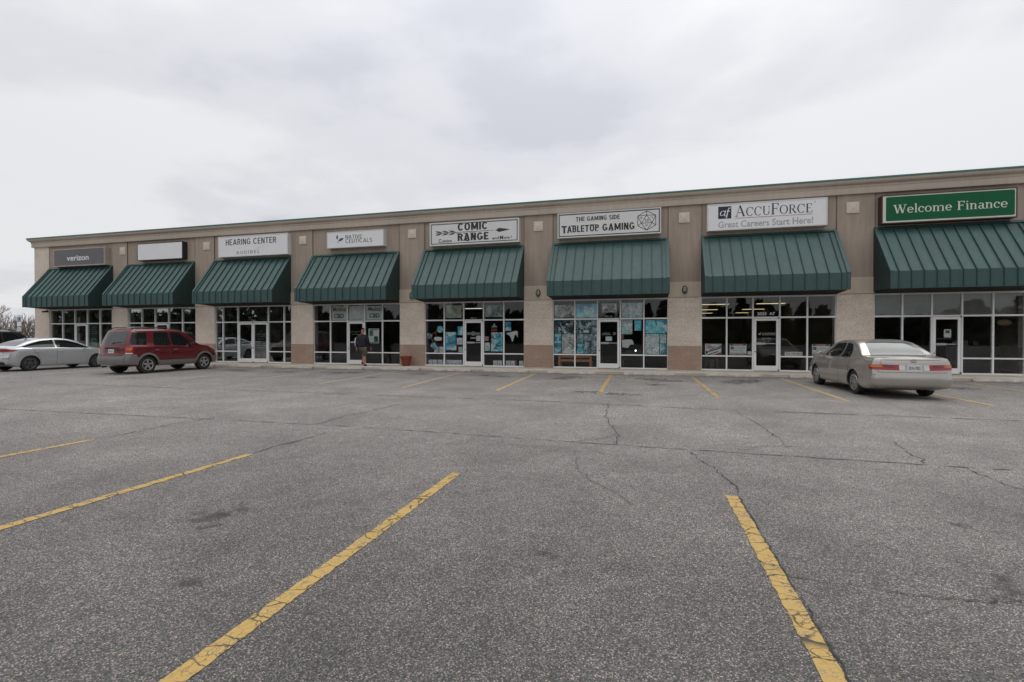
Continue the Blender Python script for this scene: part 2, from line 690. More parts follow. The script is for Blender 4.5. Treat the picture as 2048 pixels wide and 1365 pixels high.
def serif_glyph(ch, T=0.17, t=0.06):
    o = []
    if ch == 'W':
        for a, b, w in (((.08, 1), (.36, 0), T), ((.36, 0), (.60, .95), t), ((.56, 1), (.86, 0), T), ((.86, 0), (1.12, 1), t)):
            _stroke(o, a, b, w)
        for x in (.08, .58, 1.12):
            o.append([Vector((x - .16, .95)), Vector((x + .16, .95)), Vector((x + .16, 1)), Vector((x - .16, 1))])
        return o, 1.28
    if ch in 'AA':
        _stroke(o, (.12, 0), (.46, 1), t)
        _stroke(o, (.46, 1), (.84, 0), T)
        _stroke(o, (.22, .34), (.70, .34), t)
        for x in (.10, .84):
            o.append([Vector((x - .15, 0)), Vector((x + .15, 0)), Vector((x + .15, .05)), Vector((x - .15, .05))])
        return o, 1.02
    if ch == 'C':
        _arc(o, .50, .5, .46, .52, 42, 318, T, t)
        o.append([Vector((.80, .68)), Vector((.88, .68)), Vector((.88, .98)), Vector((.82, .98))])
        return o, .98
    if ch == 'U':
        _vs(o, .2, .32, 1, T, bot=False)
        _vs(o, .80, .32, 1, t, bot=False)
        _arc(o, .49, .36, .375, .38, 180, 360, T * .8, t)
        return o, 1.0
    if ch == 'O':
        _arc(o, .50, .5, .48, .52, 0, 360, T, t, 30)
        return o, 1.04
    if ch == 'F':
        _vs(o, .2, 0, 1, T)
        _stroke(o, (.1, .97), (.72, .97), t)
        _stroke(o, (.2, .52), (.58, .52), t)
        o.append([Vector((.66, .76)), Vector((.72, .76)), Vector((.72, .99)), Vector((.62, .99))])
        o.append([Vector((.54, .40)), Vector((.58, .40)), Vector((.58, .64)), Vector((.54, .64))])
        return o, .80
    if ch == 'E':
        _vs(o, .2, 0, 1, T)
        for z, x in ((.97, .72), (.52, .60), (.03, .76)):
            _stroke(o, (.1, z), (x, z), t)
        o.append([Vector((.66, .78)), Vector((.72, .78)), Vector((.72, .99)), Vector((.62, .99))])
        o.append([Vector((.70, .0)), Vector((.76, .0)), Vector((.80, .24)), Vector((.74, .24))])
        return o, .88
    if ch == 'R':
        _vs(o, .2, 0, 1, T)
        _arc(o, .42, .745, .34, .255, -90, 90, T * .9, t)
        _stroke(o, (.15, .97), (.45, .97), t)
        _stroke(o, (.2, .50), (.45, .50), t)
        _stroke(o, (.46, .50), (.80, .03), T * .9)
        o.append([Vector((.72, 0)), Vector((.95, 0)), Vector((.95, .05)), Vector((.72, .05))])
        return o, .96
    x = 0.68
    if ch == 'e':
        _arc(o, .34, x / 2, .31, x / 2 + .01, 0, 322, T * .85, t)
        _stroke(o, (.1, x * .52), (.62, x * .52), t)
        return o, .70
    if ch == 'l':
        _vs(o, .18, 0, 1.04, T * .85, .09, top=False)
        _stroke(o, (.05, .99), (.2, 1.02), t)
        return o, .38
    if ch == 'c':
        _arc(o, .33, x / 2, .31, x / 2 + .01, 48, 318, T * .85, t)
        o.append([Vector((.44, .44)), Vector((.60, .44)), Vector((.60, .60)), Vector((.46, .60))])
        return o, .64
    if ch == 'o':
        _arc(o, .35, x / 2, .33, x / 2 + .01, 0, 360, T * .85, t, 28)
        return o, .74
    if ch in 'nm':
        _vs(o, .17, 0, x, T * .85, .09, top=False)
        _stroke(o, (.03, x - .04), (.18, x - .02), t)
        k = 1 if ch == 'n' else 2
        for i in range(k):
            c = .40 + i * .46
            _arc(o, c - .01, x - .22, .24, .22, 0, 150, T * .8, t)
            _vs(o, c + .16, 0, x - .2, T * .85, .09, top=False)
        return o, .76 if k == 1 else 1.22
    if ch == 'i':
        _vs(o, .18, 0, x, T * .85, .09, top=False)
        _stroke(o, (.04, x - .04), (.19, x - .02), t)
        _arc(o, .16, .90, .085, .085, 0, 360, .083, .083, 10)
        return o, .37
    if ch == 'a':
        _vs(o, .48, .04, x - .16, T * .85, .0, False, False)
        _arc(o, .32, x - .19, .235, .20, 0, 160, T * .8, t)
        _arc(o, .30, .19, .25, .20, 60, 330, T * .8, t)
        _stroke(o, (.50, .06), (.66, .03), t * 1.3)
        return o, .68
    return o, .40


def serif_text(mb, s, x0, x1, z0, z1, y, m=0, T=.17, t=.06, capscale=None):
    """capscale: height of each letter relative to the cap height"""
    polys, cx = [], 0.0
    for i, ch in enumerate(s):
        g, w = serif_glyph(ch, T, t) if ch != ' ' else ([], .42)
        k = 1.0 if capscale is None else capscale[i]
        for p in g:
            polys.append([(cx + q.x * k, q.y * k) for q in p])
        cx += w * k
    xs = [q[0] for p in polys for q in p]
    a, b = min(xs), max(xs)
    for i, p in enumerate(polys):
        d = (i % 7) * 0.00012
        mb.face([(x0 + (q[0] - a) / (b - a) * (x1 - x0), y - d, z0 + q[1] * (z1 - z0)) for q in p], m)


# a plain block alphabet, drawn as strokes of thickness T in a cap height of 1
def sans_glyph(ch, T):
    o = []

    def P(*p):
        o.append([Vector(q) for q in p])

    def bar(x0, x1, z0, z1):
        P((x0, z0), (x1, z0), (x1, z1), (x0, z1))

    def slant(xb, xt, z0, z1, t):
        P((xb, z0), (xb + t, z0), (xt + t, z1), (xt, z1))
    H_ = T * .88
    w = .58
    if ch == 'A':
        w = .68
        slant(0, w / 2 - T / 2, 0, 1, T)
        slant(w - T, w / 2 - T / 2, 0, 1, T)
        bar(.15, w - .15, .20, .20 + H_)
    elif ch == 'V':
        w = .66
        slant(w / 2 - T / 2, 0, 0, 1, T)
        slant(w / 2 - T / 2, w - T, 0, 1, T)
    elif ch == 'M':
        w = .80
        bar(0, T, 0, 1)
        bar(w - T, w, 0, 1)
        slant(w / 2 - T / 2, T * .15, .12, 1, T * .95)
        slant(w / 2 - T / 2, w - T * 1.1, .12, 1, T * .95)
    elif ch == 'N':
        bar(0, T, 0, 1)
        bar(w - T, w, 0, 1)
        slant(w - T * 1.1, T * .1, 0, 1, T)
    elif ch == 'I':
        w = T
        bar(0, T, 0, 1)
    elif ch == 'H':
        bar(0, T, 0, 1)
        bar(w - T, w, 0, 1)
        bar(T, w - T, .5 - H_ / 2, .5 + H_ / 2)
    elif ch == 'L':
        w = .46
        bar(0, T, 0, 1)
        bar(T, w, 0, H_)
    elif ch == 'T':
        bar(w / 2 - T / 2, w / 2 + T / 2, 0, 1 - H_)
        bar(0, w, 1 - H_, 1)
    elif ch in 'EF':
        w = .50
        bar(0, T, 0, 1)
        bar(T, w, 1 - H_, 1)
        bar(T, w - .05, .5 - H_ / 2, .5 + H_ / 2)
        if ch == 'E':
            bar(T, w, 0, H_)
    elif ch in 'OCG':
        w = .66
        a0, a1 = (0, 360) if ch == 'O' else (38, 322)
        _arc(o, w / 2, .5, w / 2, .51, a0, a1, T, H_, 30)
        if ch == 'G':
            bar(w - T, w - .01, .12, .5)
            bar(w * .54, w - T, .5 - H_, .5)
    elif ch == 'U':
        bar(0, T, .3, 1)
        bar(w - T, w, .3, 1)
        _arc(o, w / 2, .31, w / 2, .32, 180, 360, T, H_, 18)
    elif ch == 'D':
        w = .62
        bar(0, T, 0, 1)
        bar(T, w * .45, 1 - H_, 1)
        bar(T, w * .45, 0, H_)
        _arc(o, w * .42, .5, w * .58, .5, -90, 90, T, H_, 18)
    elif ch in 'PRB':
        bar(0, T, 0, 1)
        zb = .44
        bar(T, w * .5, 1 - H_, 1)
        bar(T, w * .5, zb, zb + H_)
        _arc(o, w * .48, (1 + zb) / 2, w * .5, (1 - zb) / 2, -90, 90, T, H_, 14)
        if ch == 'R':
            slant(w - T, w * .42, 0, zb + .02, T * 1.02)
        if ch == 'B':
            bar(T, w * .5, 0, H_)
            _arc(o, w * .48, (zb + H_) / 2, w * .53, (zb + H_) / 2, -90, 90, T, H_, 14)
    elif ch == 'S':
        w = .54
        _arc(o, w / 2, .735, w / 2, .27, 35, 270, T, H_, 20)
        _arc(o, w / 2, .265, w / 2, .27, -145, 90, T, H_, 20)
    else:
        w = .26
    return o, w


def sans_text(mb, s, x0, x1, z0, z1, y, T=.2, gap=.12, m=0):
    polys, cx = [], 0.0
    for ch in s:
        g, w = sans_glyph(ch, T)
        for p in g:
            polys.append([(cx + q.x, q.y) for q in p])
        cx += w + gap
    xs = [q[0] for p in polys for q in p]
    a, b = min(xs), max(xs)
    for i, p in enumerate(polys):
        d = (i % 9) * 0.0001
        mb.face([(x0 + (q[0] - a) / (b - a) * (x1 - x0), y - d, z0 + q[1] * (z1 - z0)) for q in p], m)


# ------------------------------------------------------------------ materials
ASPH = asphalt_mat()
STUCCO = mat('taupe stucco', (0.368, 0.302, 0.247), 0.93, var=0.07, vs=0.8, bump=0.25, bs=90, spec=0.2, streak=0.11)
STUCCO_R = mat('taupe stucco panel', (0.358, 0.293, 0.24), 0.93, var=0.07, vs=0.8, bump=0.25, bs=90, spec=0.2, streak=0.12)
CORN = mat('cornice stucco', (0.50, 0.43, 0.36), 0.9, var=0.05, vs=1.2, bump=0.15, bs=90, spec=0.2, streak=0.06)
BAND = mat('pale band stucco', (0.56, 0.47, 0.375), 0.9, var=0.05, vs=1.0, bump=0.2, bs=90, spec=0.2, streak=0.05)
BLOCK = block_mat('split face block', (0.68, 0.59, 0.50), (0.64, 0.55, 0.465), (0.62, 0.535, 0.45))
BLOCKD = block_mat('dark split face block', (0.40, 0.285, 0.22), (0.365, 0.26, 0.20), (0.345, 0.248, 0.192))
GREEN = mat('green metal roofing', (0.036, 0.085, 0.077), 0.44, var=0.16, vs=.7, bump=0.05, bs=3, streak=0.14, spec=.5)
GREEN_SHADE = mat('green seam with painted shade', (0.018, 0.057, 0.050), 0.55, var=0.10)  # same paint as the panels, darkened for shade along the ribs
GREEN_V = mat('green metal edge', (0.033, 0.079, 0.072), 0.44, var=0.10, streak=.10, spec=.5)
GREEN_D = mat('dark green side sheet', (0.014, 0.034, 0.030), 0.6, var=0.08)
UNDER_SHADE = mat('awning underside shade', (0.008, 0.010, 0.010), 0.9)  # near-black sheet closing the open underside, painted as its shade
COPE = mat('green coping metal', (0.05, 0.16, 0.13), 0.5)
ALU = mat('clear anodised aluminium', (0.80, 0.80, 0.79), 0.42, metal=0.05, var=0.05)
ALUD = mat('door aluminium', (0.82, 0.82, 0.81), 0.42, metal=0.1, var=0.05)
CONC = mat('walk concrete', (0.46, 0.41, 0.34), 0.9, var=0.16, vs=1.7, bump=0.25, bs=50)
STOPC = mat('wheel stop concrete', (0.40, 0.36, 0.31), 0.92, var=0.28, vs=4, bump=0.5, bs=35)
GLASS = glass_mat('shop glass', (0.94, 0.95, 0.95), 1.5, 0.78)
BLACK = mat('black rubber', (0.018, 0.018, 0.018), 0.75)
DARKM = mat('dark bronze metal', (0.06, 0.055, 0.05), 0.5, metal=0.4)
LENS = mat('lamp lens', (0.42, 0.44, 0.42), 0.25)
WHITE = mat('white sign face', (0.76, 0.76, 0.76), 0.4, var=0.03)
WHITE2 = mat('off white sign face', (0.66, 0.66, 0.64), 0.45, var=0.04)
WFRAME = mat('white metal frame', (0.62, 0.62, 0.60), 0.45, var=0.04)
INK = mat('black ink', (0.022, 0.022, 0.024), 0.5)
INKG = mat('grey ink', (0.13, 0.13, 0.14), 0.5)
PAPER = mat('white paper', (0.82, 0.83, 0.83), 0.6, var=0.04)
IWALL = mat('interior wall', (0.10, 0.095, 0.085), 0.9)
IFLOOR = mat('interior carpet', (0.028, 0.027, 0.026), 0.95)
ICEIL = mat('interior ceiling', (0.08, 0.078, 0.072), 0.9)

# ------------------------------------------------------------------ ground
lot = empty('parking_lot', (0, 8, 0))
tag(lot, kind='structure')
b = MB()
b.face([(-75, -70, 0), (45, -70, 0), (45, 20.01, 0), (-75, 20.01, 0)])
local(lot, b.build('asphalt', ASPH))
GRASS = mat('winter grass', (0.10, 0.095, 0.05), 0.95, var=0.3, vs=0.6, bump=0.6, bs=30)
b = MB()
b.face([(-700, -700, -0.03), (700, -700, -0.03), (700, 700, -0.03), (-700, 700, -0.03)])
tag(b.build('ground', GRASS), kind='structure')

# walk with a rounded kerb
b = MB()
b.prism([(21.42, -0.02), (19.99, -0.02), (19.985, 0.09), (20.0, 0.118), (20.03, 0.13), (21.42, 0.13)], -38.5, 16.5, 'x')
walk = b.build('sidewalk', CONC, smooth=True, sharp=30)
tag(walk, kind='structure')
b = MB()
JO = mat('walk joint', (0.17, 0.15, 0.13), 0.95)
for i in range(-25, 11):
    x = i * 1.5 + 0.4
    b.box(x - .006, x + .006, 20.035, 21.29, 0.131, 0.1325)
local_j = b.build('walk_joint', JO, walk)

YN = paint_line_mat('cracked yellow paint', (0.44, 0.29, 0.085), 0.59, 0.95)
YF = paint_line_mat('worn yellow paint', (0.45, 0.31, 0.11), 0.58, 0.5, 1.25)
YF2 = paint_line_mat('faded yellow paint', (0.46, 0.36, 0.18), 0.54, 0.4, 1.3)


def stripe(xa, ya, xb, yb, w, m, seed):
    r = random.Random(seed)
    b = MB()
    n = max(8, int(abs(yb - ya) / 0.035))
    prev = None
    for i in range(n + 1):
        t = i / n
        x, y = xa + (xb - xa) * t, ya + (yb - ya) * t
        l = x - w / 2 + r.gauss(0, .004)
        q = x + w / 2 + r.gauss(0, .004)
        if prev:
            b.quad((prev[0], prev[2], .004), (prev[1], prev[2], .004), (q, y, .004), (l, y, .004))
        prev = (l, q, y)
    local(lot, b.build('parking_stripe', m))


for i, (xa, ya, xb, yb) in enumerate([(-10.7, -0.6, -10.7, 5.45), (-7.86, -0.6, -7.79, 5.35), (-4.95, -0.6, -4.87, 5.18), (-1.99, -0.6, -1.99, 5.06), (.83, -.6, .82, 5.01), (3.6, -.6, 3.58, 5.0)]):
    stripe(xa, ya, xb, yb, 0.108, YN, i)
for i, (xa, ya, xb, yb, m) in enumerate([(-15.9, 13.6, -16.5, 19.3, YF2), (-13.12, 13.6, -13.68, 19.3, YF2), (-10.0, 13.5, -10.36, 19.55, YF2), (-6.86, 13.11, -7.36, 19.5, YF2), (-3.94, 13.04, -4.21, 19.5, YF),
                                          (-1.10, 13.04, -1.2, 19.59, YN), (1.82, 12.93, 1.79, 19.45, YN), (4.65, 12.99, 4.81, 19.5, YF), (7.4, 12.94, 7.42, 19.4, YF), (10.14, 13.0, 10.2, 19.3, YF), (-21.6, 13.7, -22.2, 19.3, YF2), (-18.8, 13.7, -19.4, 19.3, YF2)]):
    stripe(xa, ya, xb, yb, 0.115, m, 40 + i)

CRK = mat('crack', (0.032, 0.030, 0.029), 0.95)
SEAM = mat('paving seam', (0.062, 0.059, 0.056), 0.95)
CRK2 = mat('tight crack', (0.065, 0.062, 0.059), 0.95)


def crack(pts, w, seed, m=CRK, jit=0.05, step=0.10, gaps=0.0):
    r = random.Random(seed)
    P = []
    for (x0, y0), (x1, y1) in zip(pts[:-1], pts[1:]):
        d = math.hypot(x1 - x0, y1 - y0)
        n = max(1, int(d / step))
        for i in range(n):
            t = i / n
            P.append((x0 + (x1 - x0) * t + r.gauss(0, jit * .5), y0 + (y1 - y0) * t + r.gauss(0, jit * .5)))
    P.append(pts[-1])
    b = MB()
    pw = 0
    for i in range(len(P) - 1):
        (x0, y0), (x1, y1) = P[i], P[i + 1]
        d = max(1e-6, math.hypot(x1 - x0, y1 - y0))
        nx, ny = -(y1 - y0) / d, (x1 - x0) / d
        nw = w * r.uniform(.25, 1.25) * (1 if r.random() > gaps else .1)
        b.quad((x0 - nx * pw / 2, y0 - ny * pw / 2, .0075), (x0 + nx * pw / 2, y0 + ny * pw / 2, .0075), (x1 + nx * nw / 2, y1 + ny * nw / 2, .0075), (x1 - nx * nw / 2, y1 - ny * nw / 2, .0075))
        pw = nw
    local(lot, b.build('asphalt_crack', m))


def gpx(x, y):
    """where the photograph's pixel meets the ground (used to survey the cracks)"""
    u, v = (x - 1024) / 976.9, (y - 682.5) / 976.9
    p, a = R(-.55), R(14.97)
    fw, up = math.cos(p) + v * math.sin(p), math.sin(p) - v * math.cos(p)
    X, Y = math.cos(a) * u - math.sin(a) * fw, math.sin(a) * u + math.cos(a) * fw
    t = -1.518 / up
    return (X * t, Y * t)


def pc(pts, *a, **k):
    crack([gpx(*q) for q in pts], *a, **k)


crack([(-24, 11.3), (-9, 11.25), (-2, 11.2), (1.4, 10.85), (6.6, 10.8), (14, 10.7)], .040, 1, SEAM, .02, .12, .2)
crack([(-16, 7.0), (-7.45, 7.2), (-4.2, 7.2), (-1.3, 7.0), (.6, 6.9), (3.6, 6.8), (9, 6.75)], .024, 2, SEAM, .02, .1, .15)
pc([(1216, 809), (1212.5, 834), (1225, 855), (1235, 870), (1233, 890)], .013, 3, CRK, .035)
pc([(1233, 871), (1190, 880), (1140, 884)], .012, 4, CRK2, .03)
pc([(1378, 903), (1401, 922), (1429, 938), (1456, 961), (1475, 978), (1477, 990)], .013, 5, CRK, .03, .06)
crack([(.885, 5.0), (.885, 3.6), (.89, 2.6), (.89, .5)], .012, 6, CRK, .014, .05)
pc([(1463, 820), (1512, 846), (1540, 864), (1567, 887), (1570, 897)], .016, 7, CRK2, .05)
pc([(1480, 903), (1520, 893), (1600, 895)], .012, 8, CRK2, .03)
pc([(1919, 934), (1980, 957), (2048, 982), (2150, 1020)], .013, 9, CRK, .03, .07)
pc([(1780, 880), (1830, 915), (1850, 928)], .014, 10, CRK2, .05)
pc([(1151, 901), (1153, 934), (1172, 957), (1225, 985), (1262, 1010)], .008, 11, CRK2, .03, .06)
pc([(1578, 1153), (1649, 1167), (1724, 1177), (1824, 1192), (1924, 1202), (2060, 1206)], .010, 12, CRK, .02, .04)
pc([(503, 910), (545, 895), (582, 886), (620, 875), (650, 866)], .020, 13, CRK, .04)
pc([(633, 850), (688, 833), (730, 825), (801, 808)], .022, 14, CRK2, .05)
pc([(190, 880), (280, 862), (340, 850), (470, 829)], .016, 15, CRK2, .05)
pc([(1620, 760), (1760, 800), (1790, 812)], .012, 16, CRK2, .05)
crack([(-1.9, 5.06), (-2.0, 6.0), (-1.95, 6.9)], .006, 17, CRK2, .03, .08, .5)

STAIN = stain_mat()


def stain(x, y, rx, ry, seed):
    b = MB()
    n = 28
    b.face([(x + rx * math.cos(2 * math.pi * i / n), y + ry * math.sin(2 * math.pi * i / n), .0055 + (seed % 5) * .0002) for i in range(n)])
    local(lot, b.build('oil_stain', STAIN))


for i, (px, py, rx, ry) in enumerate([(415, 1037, .30, .32), (485, 1018, .2, .2), (390, 1166, .12, .07), (1090, 1108, .13, .08), (2015, 1180, .22, .26), (2000, 1155, .12, .12), (1910, 1050, .12, .07)]):
    x, y = gpx(px, py)
    stain(x, y, rx, ry, i)
for i, (x, y, rx, ry) in enumerate([(-11.6, 18.0, .6, .7), (-12.3, 17.8, .5, .6), (-9.6, 16.1, .5, .5), (-8.6, 18.0, .7, .55), (-5.8, 18.0, .75, .7), (-5.1, 17.7, .5, .5), (-2.5, 18.0, .75, .8), (-2.9, 17.3, .6, .5), (.35, 17.9, .8, .75), (.9, 17.4, .6, .55), (.4, 15.9, .5, .5), (3.2, 17.8, .8, .8), (2.8, 17.2, .7, .6), (3.7, 18.2, .6, .6),
                                    (-.6, 13.1, 1.0, .4), (6.2, 17.0, .9, .9), (8.9, 17.2, .9, .7), (-14.6, 17.6, .8, .7), (-16.9, 17.6, .8, .7), (6.1, 15.5, .8, 1.0), (-17.9, 18.0, .9, .7), (-1.6, 13.4, .8, .4)]):
    stain(x, y, rx, ry, 20 + i)

# ------------------------------------------------------------------ the building
D = 21.3
SF = 21.40            # glass line of the storefronts
bld = empty('strip_mall', (-11, 21.3, 0))
tag(bld, 'long low tan stucco and block strip mall with eight glass storefronts', 'building')
P0, PITCH, WID = -3.83, 6.15, 4.85
BAYS = {}
for k in range(1, 9):
    x0 = P0 + (k - 6) * PITCH
    BAYS[k] = (x0, x0 + WID)
BAYS[1] = (-34.63, -29.63)
BAYS[8] = (8.43, 13.06)
XL, XR = -35.85, 14.4
HT = 7.43


def part(name, m, mb, smooth=False, parent=None, label=None, sharp=35):
    o = mb.build(name, m, smooth=smooth, sharp=sharp)
    local(bld, o)
    if parent is not None:
        o.parent = parent
    if label:
        o['label'] = label
    return o


# piers: ends first
piers = [(XL, BAYS[1][0])] + [(BAYS[k][1], BAYS[k + 1][0]) for k in range(1, 8)] + [(BAYS[8][1], XR)]
for i, (a, c) in enumerate(piers):
    b = MB()
    top = 6.93 if i in (0, 8) else 3.13
    b.box(a, c, D, D + .4, 1.12, top)
    pr = part('pier', BLOCK, b)
    b = MB()
    b.box(a - .004, c + .004, D - .012, D + .4, .12, 1.12)
    part('pier_base', BLOCKD, b, parent=pr)
# stucco over the piers and the slightly set back panels over the shopfronts
for i, (a, c) in enumerate(piers[1:-1]):
    b = MB()
    b.box(a, c, D, D + .3, 3.755, 6.95)
    part('wall', STUCCO, b)
for k, (a, c) in BAYS.items():
    b = MB()
    b.box(a + .002, c - .002, D + .035, D + .3, 3.13, 6.95)
    part('sign_panel', STUCCO_R, b)
# band
for i, (a, c) in enumerate(piers[1:-1]):
    b = MB()
    b.box(a - .006, c + .006, D - .025, D + .3, 3.135, 3.755, bev=.012)
    part('band', BAND, b)
# cornice: swept profile along the front and the two returns
prof = [(.0, 6.90), (.085, 6.90), (.095, 6.93), (.095, 7.13), (.115, 7.15), (.115, 7.21), (.13, 7.23), (.17, 7.245), (.215, 7.29), (.24, 7.34), (.245, 7.385)]


def sweep(prof, close_back=.35):
    b = MB()
    pr = prof + [(-close_back, prof[-1][1]), (-close_back, prof[0][1])]
    n = len(pr)
    rings = [[(XL - p, 43.0, z) for p, z in pr], [(XL - p, D - p, z) for p, z in pr], [(XR + p, D - p, z) for p, z in pr], [(XR + p, 43.0, z) for p, z in pr]]
    for r0, r1 in zip(rings[:-1], rings[1:]):
        for k in range(n):
            b.quad(r0[k], r0[(k + 1) % n], r1[(k + 1) % n], r1[k])
    return b


part('cornice', CORN, sweep(prof), smooth=True, sharp=40)
part('coping', COPE, sweep([(.20, 7.388), (.265, 7.388), (.265, HT + .02), (.20, HT + .026)], .36))
# side walls, back, roof
b = MB()
b.box(XL, XL + .4, D + .401, 43, .0, 6.9)
b.box(XR - .4, XR, D + .401, 43, .0, 6.9)
b.box(XL + .401, XR - .401, 42.6, 43, 0, 6.9)
part('side_wall', BLOCK, b)
b = MB()
b.box(XL + .402, XR - .402, D + .402, 42.59, 6.5, 6.6)
part('roof', mat('roof membrane', (.3, .3, .29), .9), b)
# raised square accent tiles
TILE = mat('accent tile', (0.62, 0.545, 0.465), .85, var=.04, bump=.1, bs=80)
for x in (-28.74, -22.78, -16.70, -10.61, -4.48, 1.64, 7.69):
    b = MB()
    s, zc, y = .21, 6.40, D - .03
    b.box(x - s, x + s, y, D + .01, zc - s, zc + s)
    c = [(x - s, y - .0005, zc - s), (x + s, y - .0005, zc - s), (x + s, y - .0005, zc + s), (x - s, y - .0005, zc + s)]
    for i in range(4):
        b.face([c[i], c[(i + 1) % 4], (x, y - .035, zc)])
    part('accent_tile', TILE, b)
# expansion joints in the stucco
b = MB()
JM = mat('stucco joint', (.13, .10, .08), .95)
for (a, c) in piers[1:-1]:
    for x in (a, c):
        b.box(x - .008, x + .008, D - .002, D + .03, 3.76, 6.9)
part('joint', JM, b)
# interiors: slab, ceiling, back wall, partitions
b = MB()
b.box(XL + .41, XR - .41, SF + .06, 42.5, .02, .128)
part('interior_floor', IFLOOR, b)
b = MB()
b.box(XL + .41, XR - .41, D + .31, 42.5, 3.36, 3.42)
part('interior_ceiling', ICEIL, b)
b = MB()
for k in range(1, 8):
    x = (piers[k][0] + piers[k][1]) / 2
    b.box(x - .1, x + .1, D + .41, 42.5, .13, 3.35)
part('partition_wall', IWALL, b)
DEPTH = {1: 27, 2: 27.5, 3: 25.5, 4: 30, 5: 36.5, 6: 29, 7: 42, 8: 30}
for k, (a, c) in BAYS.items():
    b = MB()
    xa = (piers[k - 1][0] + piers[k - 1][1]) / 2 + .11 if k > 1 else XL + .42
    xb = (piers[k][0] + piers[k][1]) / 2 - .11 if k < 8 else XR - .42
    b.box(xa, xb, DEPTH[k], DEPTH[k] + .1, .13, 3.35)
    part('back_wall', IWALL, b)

# storefronts
DT = 2.27            # transom
KR = .72             # knee rail
HD = 3.10            # head


def storefront(k):
    a, c = BAYS[k]
    sp = (c - a) / 5
    ms = [a + sp * i for i in range(6)]
    double = k == 3
    if double:
        ms = [a, a + .485, a + 1.46, a + 3.39, a + 4.365, c]
    h = .026
    y0, y1 = SF - .05, SF + .05
    fr = MB()
    di = 2
    fr.box(a, c, y0, y1, HD - .03, HD + .03)
    for i, x in enumerate(ms):
        fr.box(x - (h if i > 0 else 0), x + (h if i < 5 else 0), y0, y1, .131, HD - .031)
    for i in range(5):
        xa, xb = ms[i] + h + .0005, ms[i + 1] - h - .0005
        fr.box(xa, xb, y0, y1, DT - .03, DT + .03)
        if i != di:
            fr.box(xa, xb, y0, y1, KR - .026, KR + .026)
            fr.box(xa, xb, y0, y1, .131, .185)
    fo = part('storefront_frame', ALU, fr)

    def pane(xa, xb, za, zb, name='window_pane'):
        b = MB()
        b.box(xa, xb, SF - .004, SF + .004, za, zb)
        part(name, GLASS, b, parent=fo)
    for i in range(5):
        xa, xb = ms[i] + h, ms[i + 1] - h
        pane(xa, xb, DT + .03, HD - .03)
        if i != di:
            pane(xa, xb, KR + .026, DT - .03)
            pane(xa, xb, .185, KR - .026)
    # door
    xa, xb = ms[di] + h, ms[di + 1] - h
    leaves = [(xa + .012, xb - .012)] if not double else [(xa + .012, (xa + xb) / 2 - .004), ((xa + xb) / 2 + .004, xb - .012)]
    for n, (l, r) in enumerate(leaves):
        z0, z1 = .15, DT - .04
        st, tr, br = .085, .09, .20
        yd0, yd1 = SF - .04, SF + .012
        d = MB()
        d.box(l, l + st, yd0, yd1, z0, z1)
        d.box(r - st, r, yd0, yd1, z0, z1)
        d.box(l + st, r - st, yd0, yd1, z1 - tr, z1)
        d.box(l + st, r - st, yd0, yd1, z0, z0 + br)
        do = part('door', ALUD, d)
        g = MB()
        g.box(l + st, r - st, SF - .018, SF - .010, z0 + br, z1 - tr)
        part('door_glass', GLASS, g, parent=do)
        g = MB()
        side = l if not double or n == 1 else r - st
        g.box(l + st * .8, r - st * .8, SF + .03, SF + .055, 1.21, 1.245)
        g.box(l + st + .02, l + st + .36, SF + .02, SF + .06, 1.185, 1.27, bev=.008)
        part('push_bar', ALUD, g, parent=do)
        g = MB()
        hx = l + .045 if not (double and n == 0) else r - .045
        g.tube([(hx, yd0, .98), (hx, yd0 - .05, .98), (hx, yd0 - .06, 1.02), (hx, yd0 - .06, 1.24), (hx, yd0 - .05, 1.28), (hx, yd0, 1.28)], .014, 8)
        part('door_handle', ALU, g, parent=do, smooth=True)
        g = MB()
        g.lathe([(.0, -.012), (.022, -.012), (.024, 0), (.024, .012)], 14, axis='y', c=(hx, yd0 - .008, .90))
        part('lock', DARKM, g, parent=do)
        g = MB()
        for zz in (z0 + .03, z1 + .012):
            g.box(r - .02, r + .022, yd0 - .02, yd0 + .01, zz - .03, zz + .03)
        part('hinge', DARKM, g, parent=do)
    return ms


MS = {k: storefront(k) for k in BAYS}

# ------------------------------------------------------------------ awnings
SHOP = {1: 'dark grey sign with white lowercase letters', 2: 'blank white sign', 3: 'hearing center sign', 4: 'white sign with two green leaves', 5: 'sign with a feathered arrow',
        6: 'sign with a twenty-sided die', 7: 'white sign with a navy square emblem', 8: 'bright green sign'}
AY, AZT, AZK, AZB = 19.97, 5.61, 3.815, 3.19


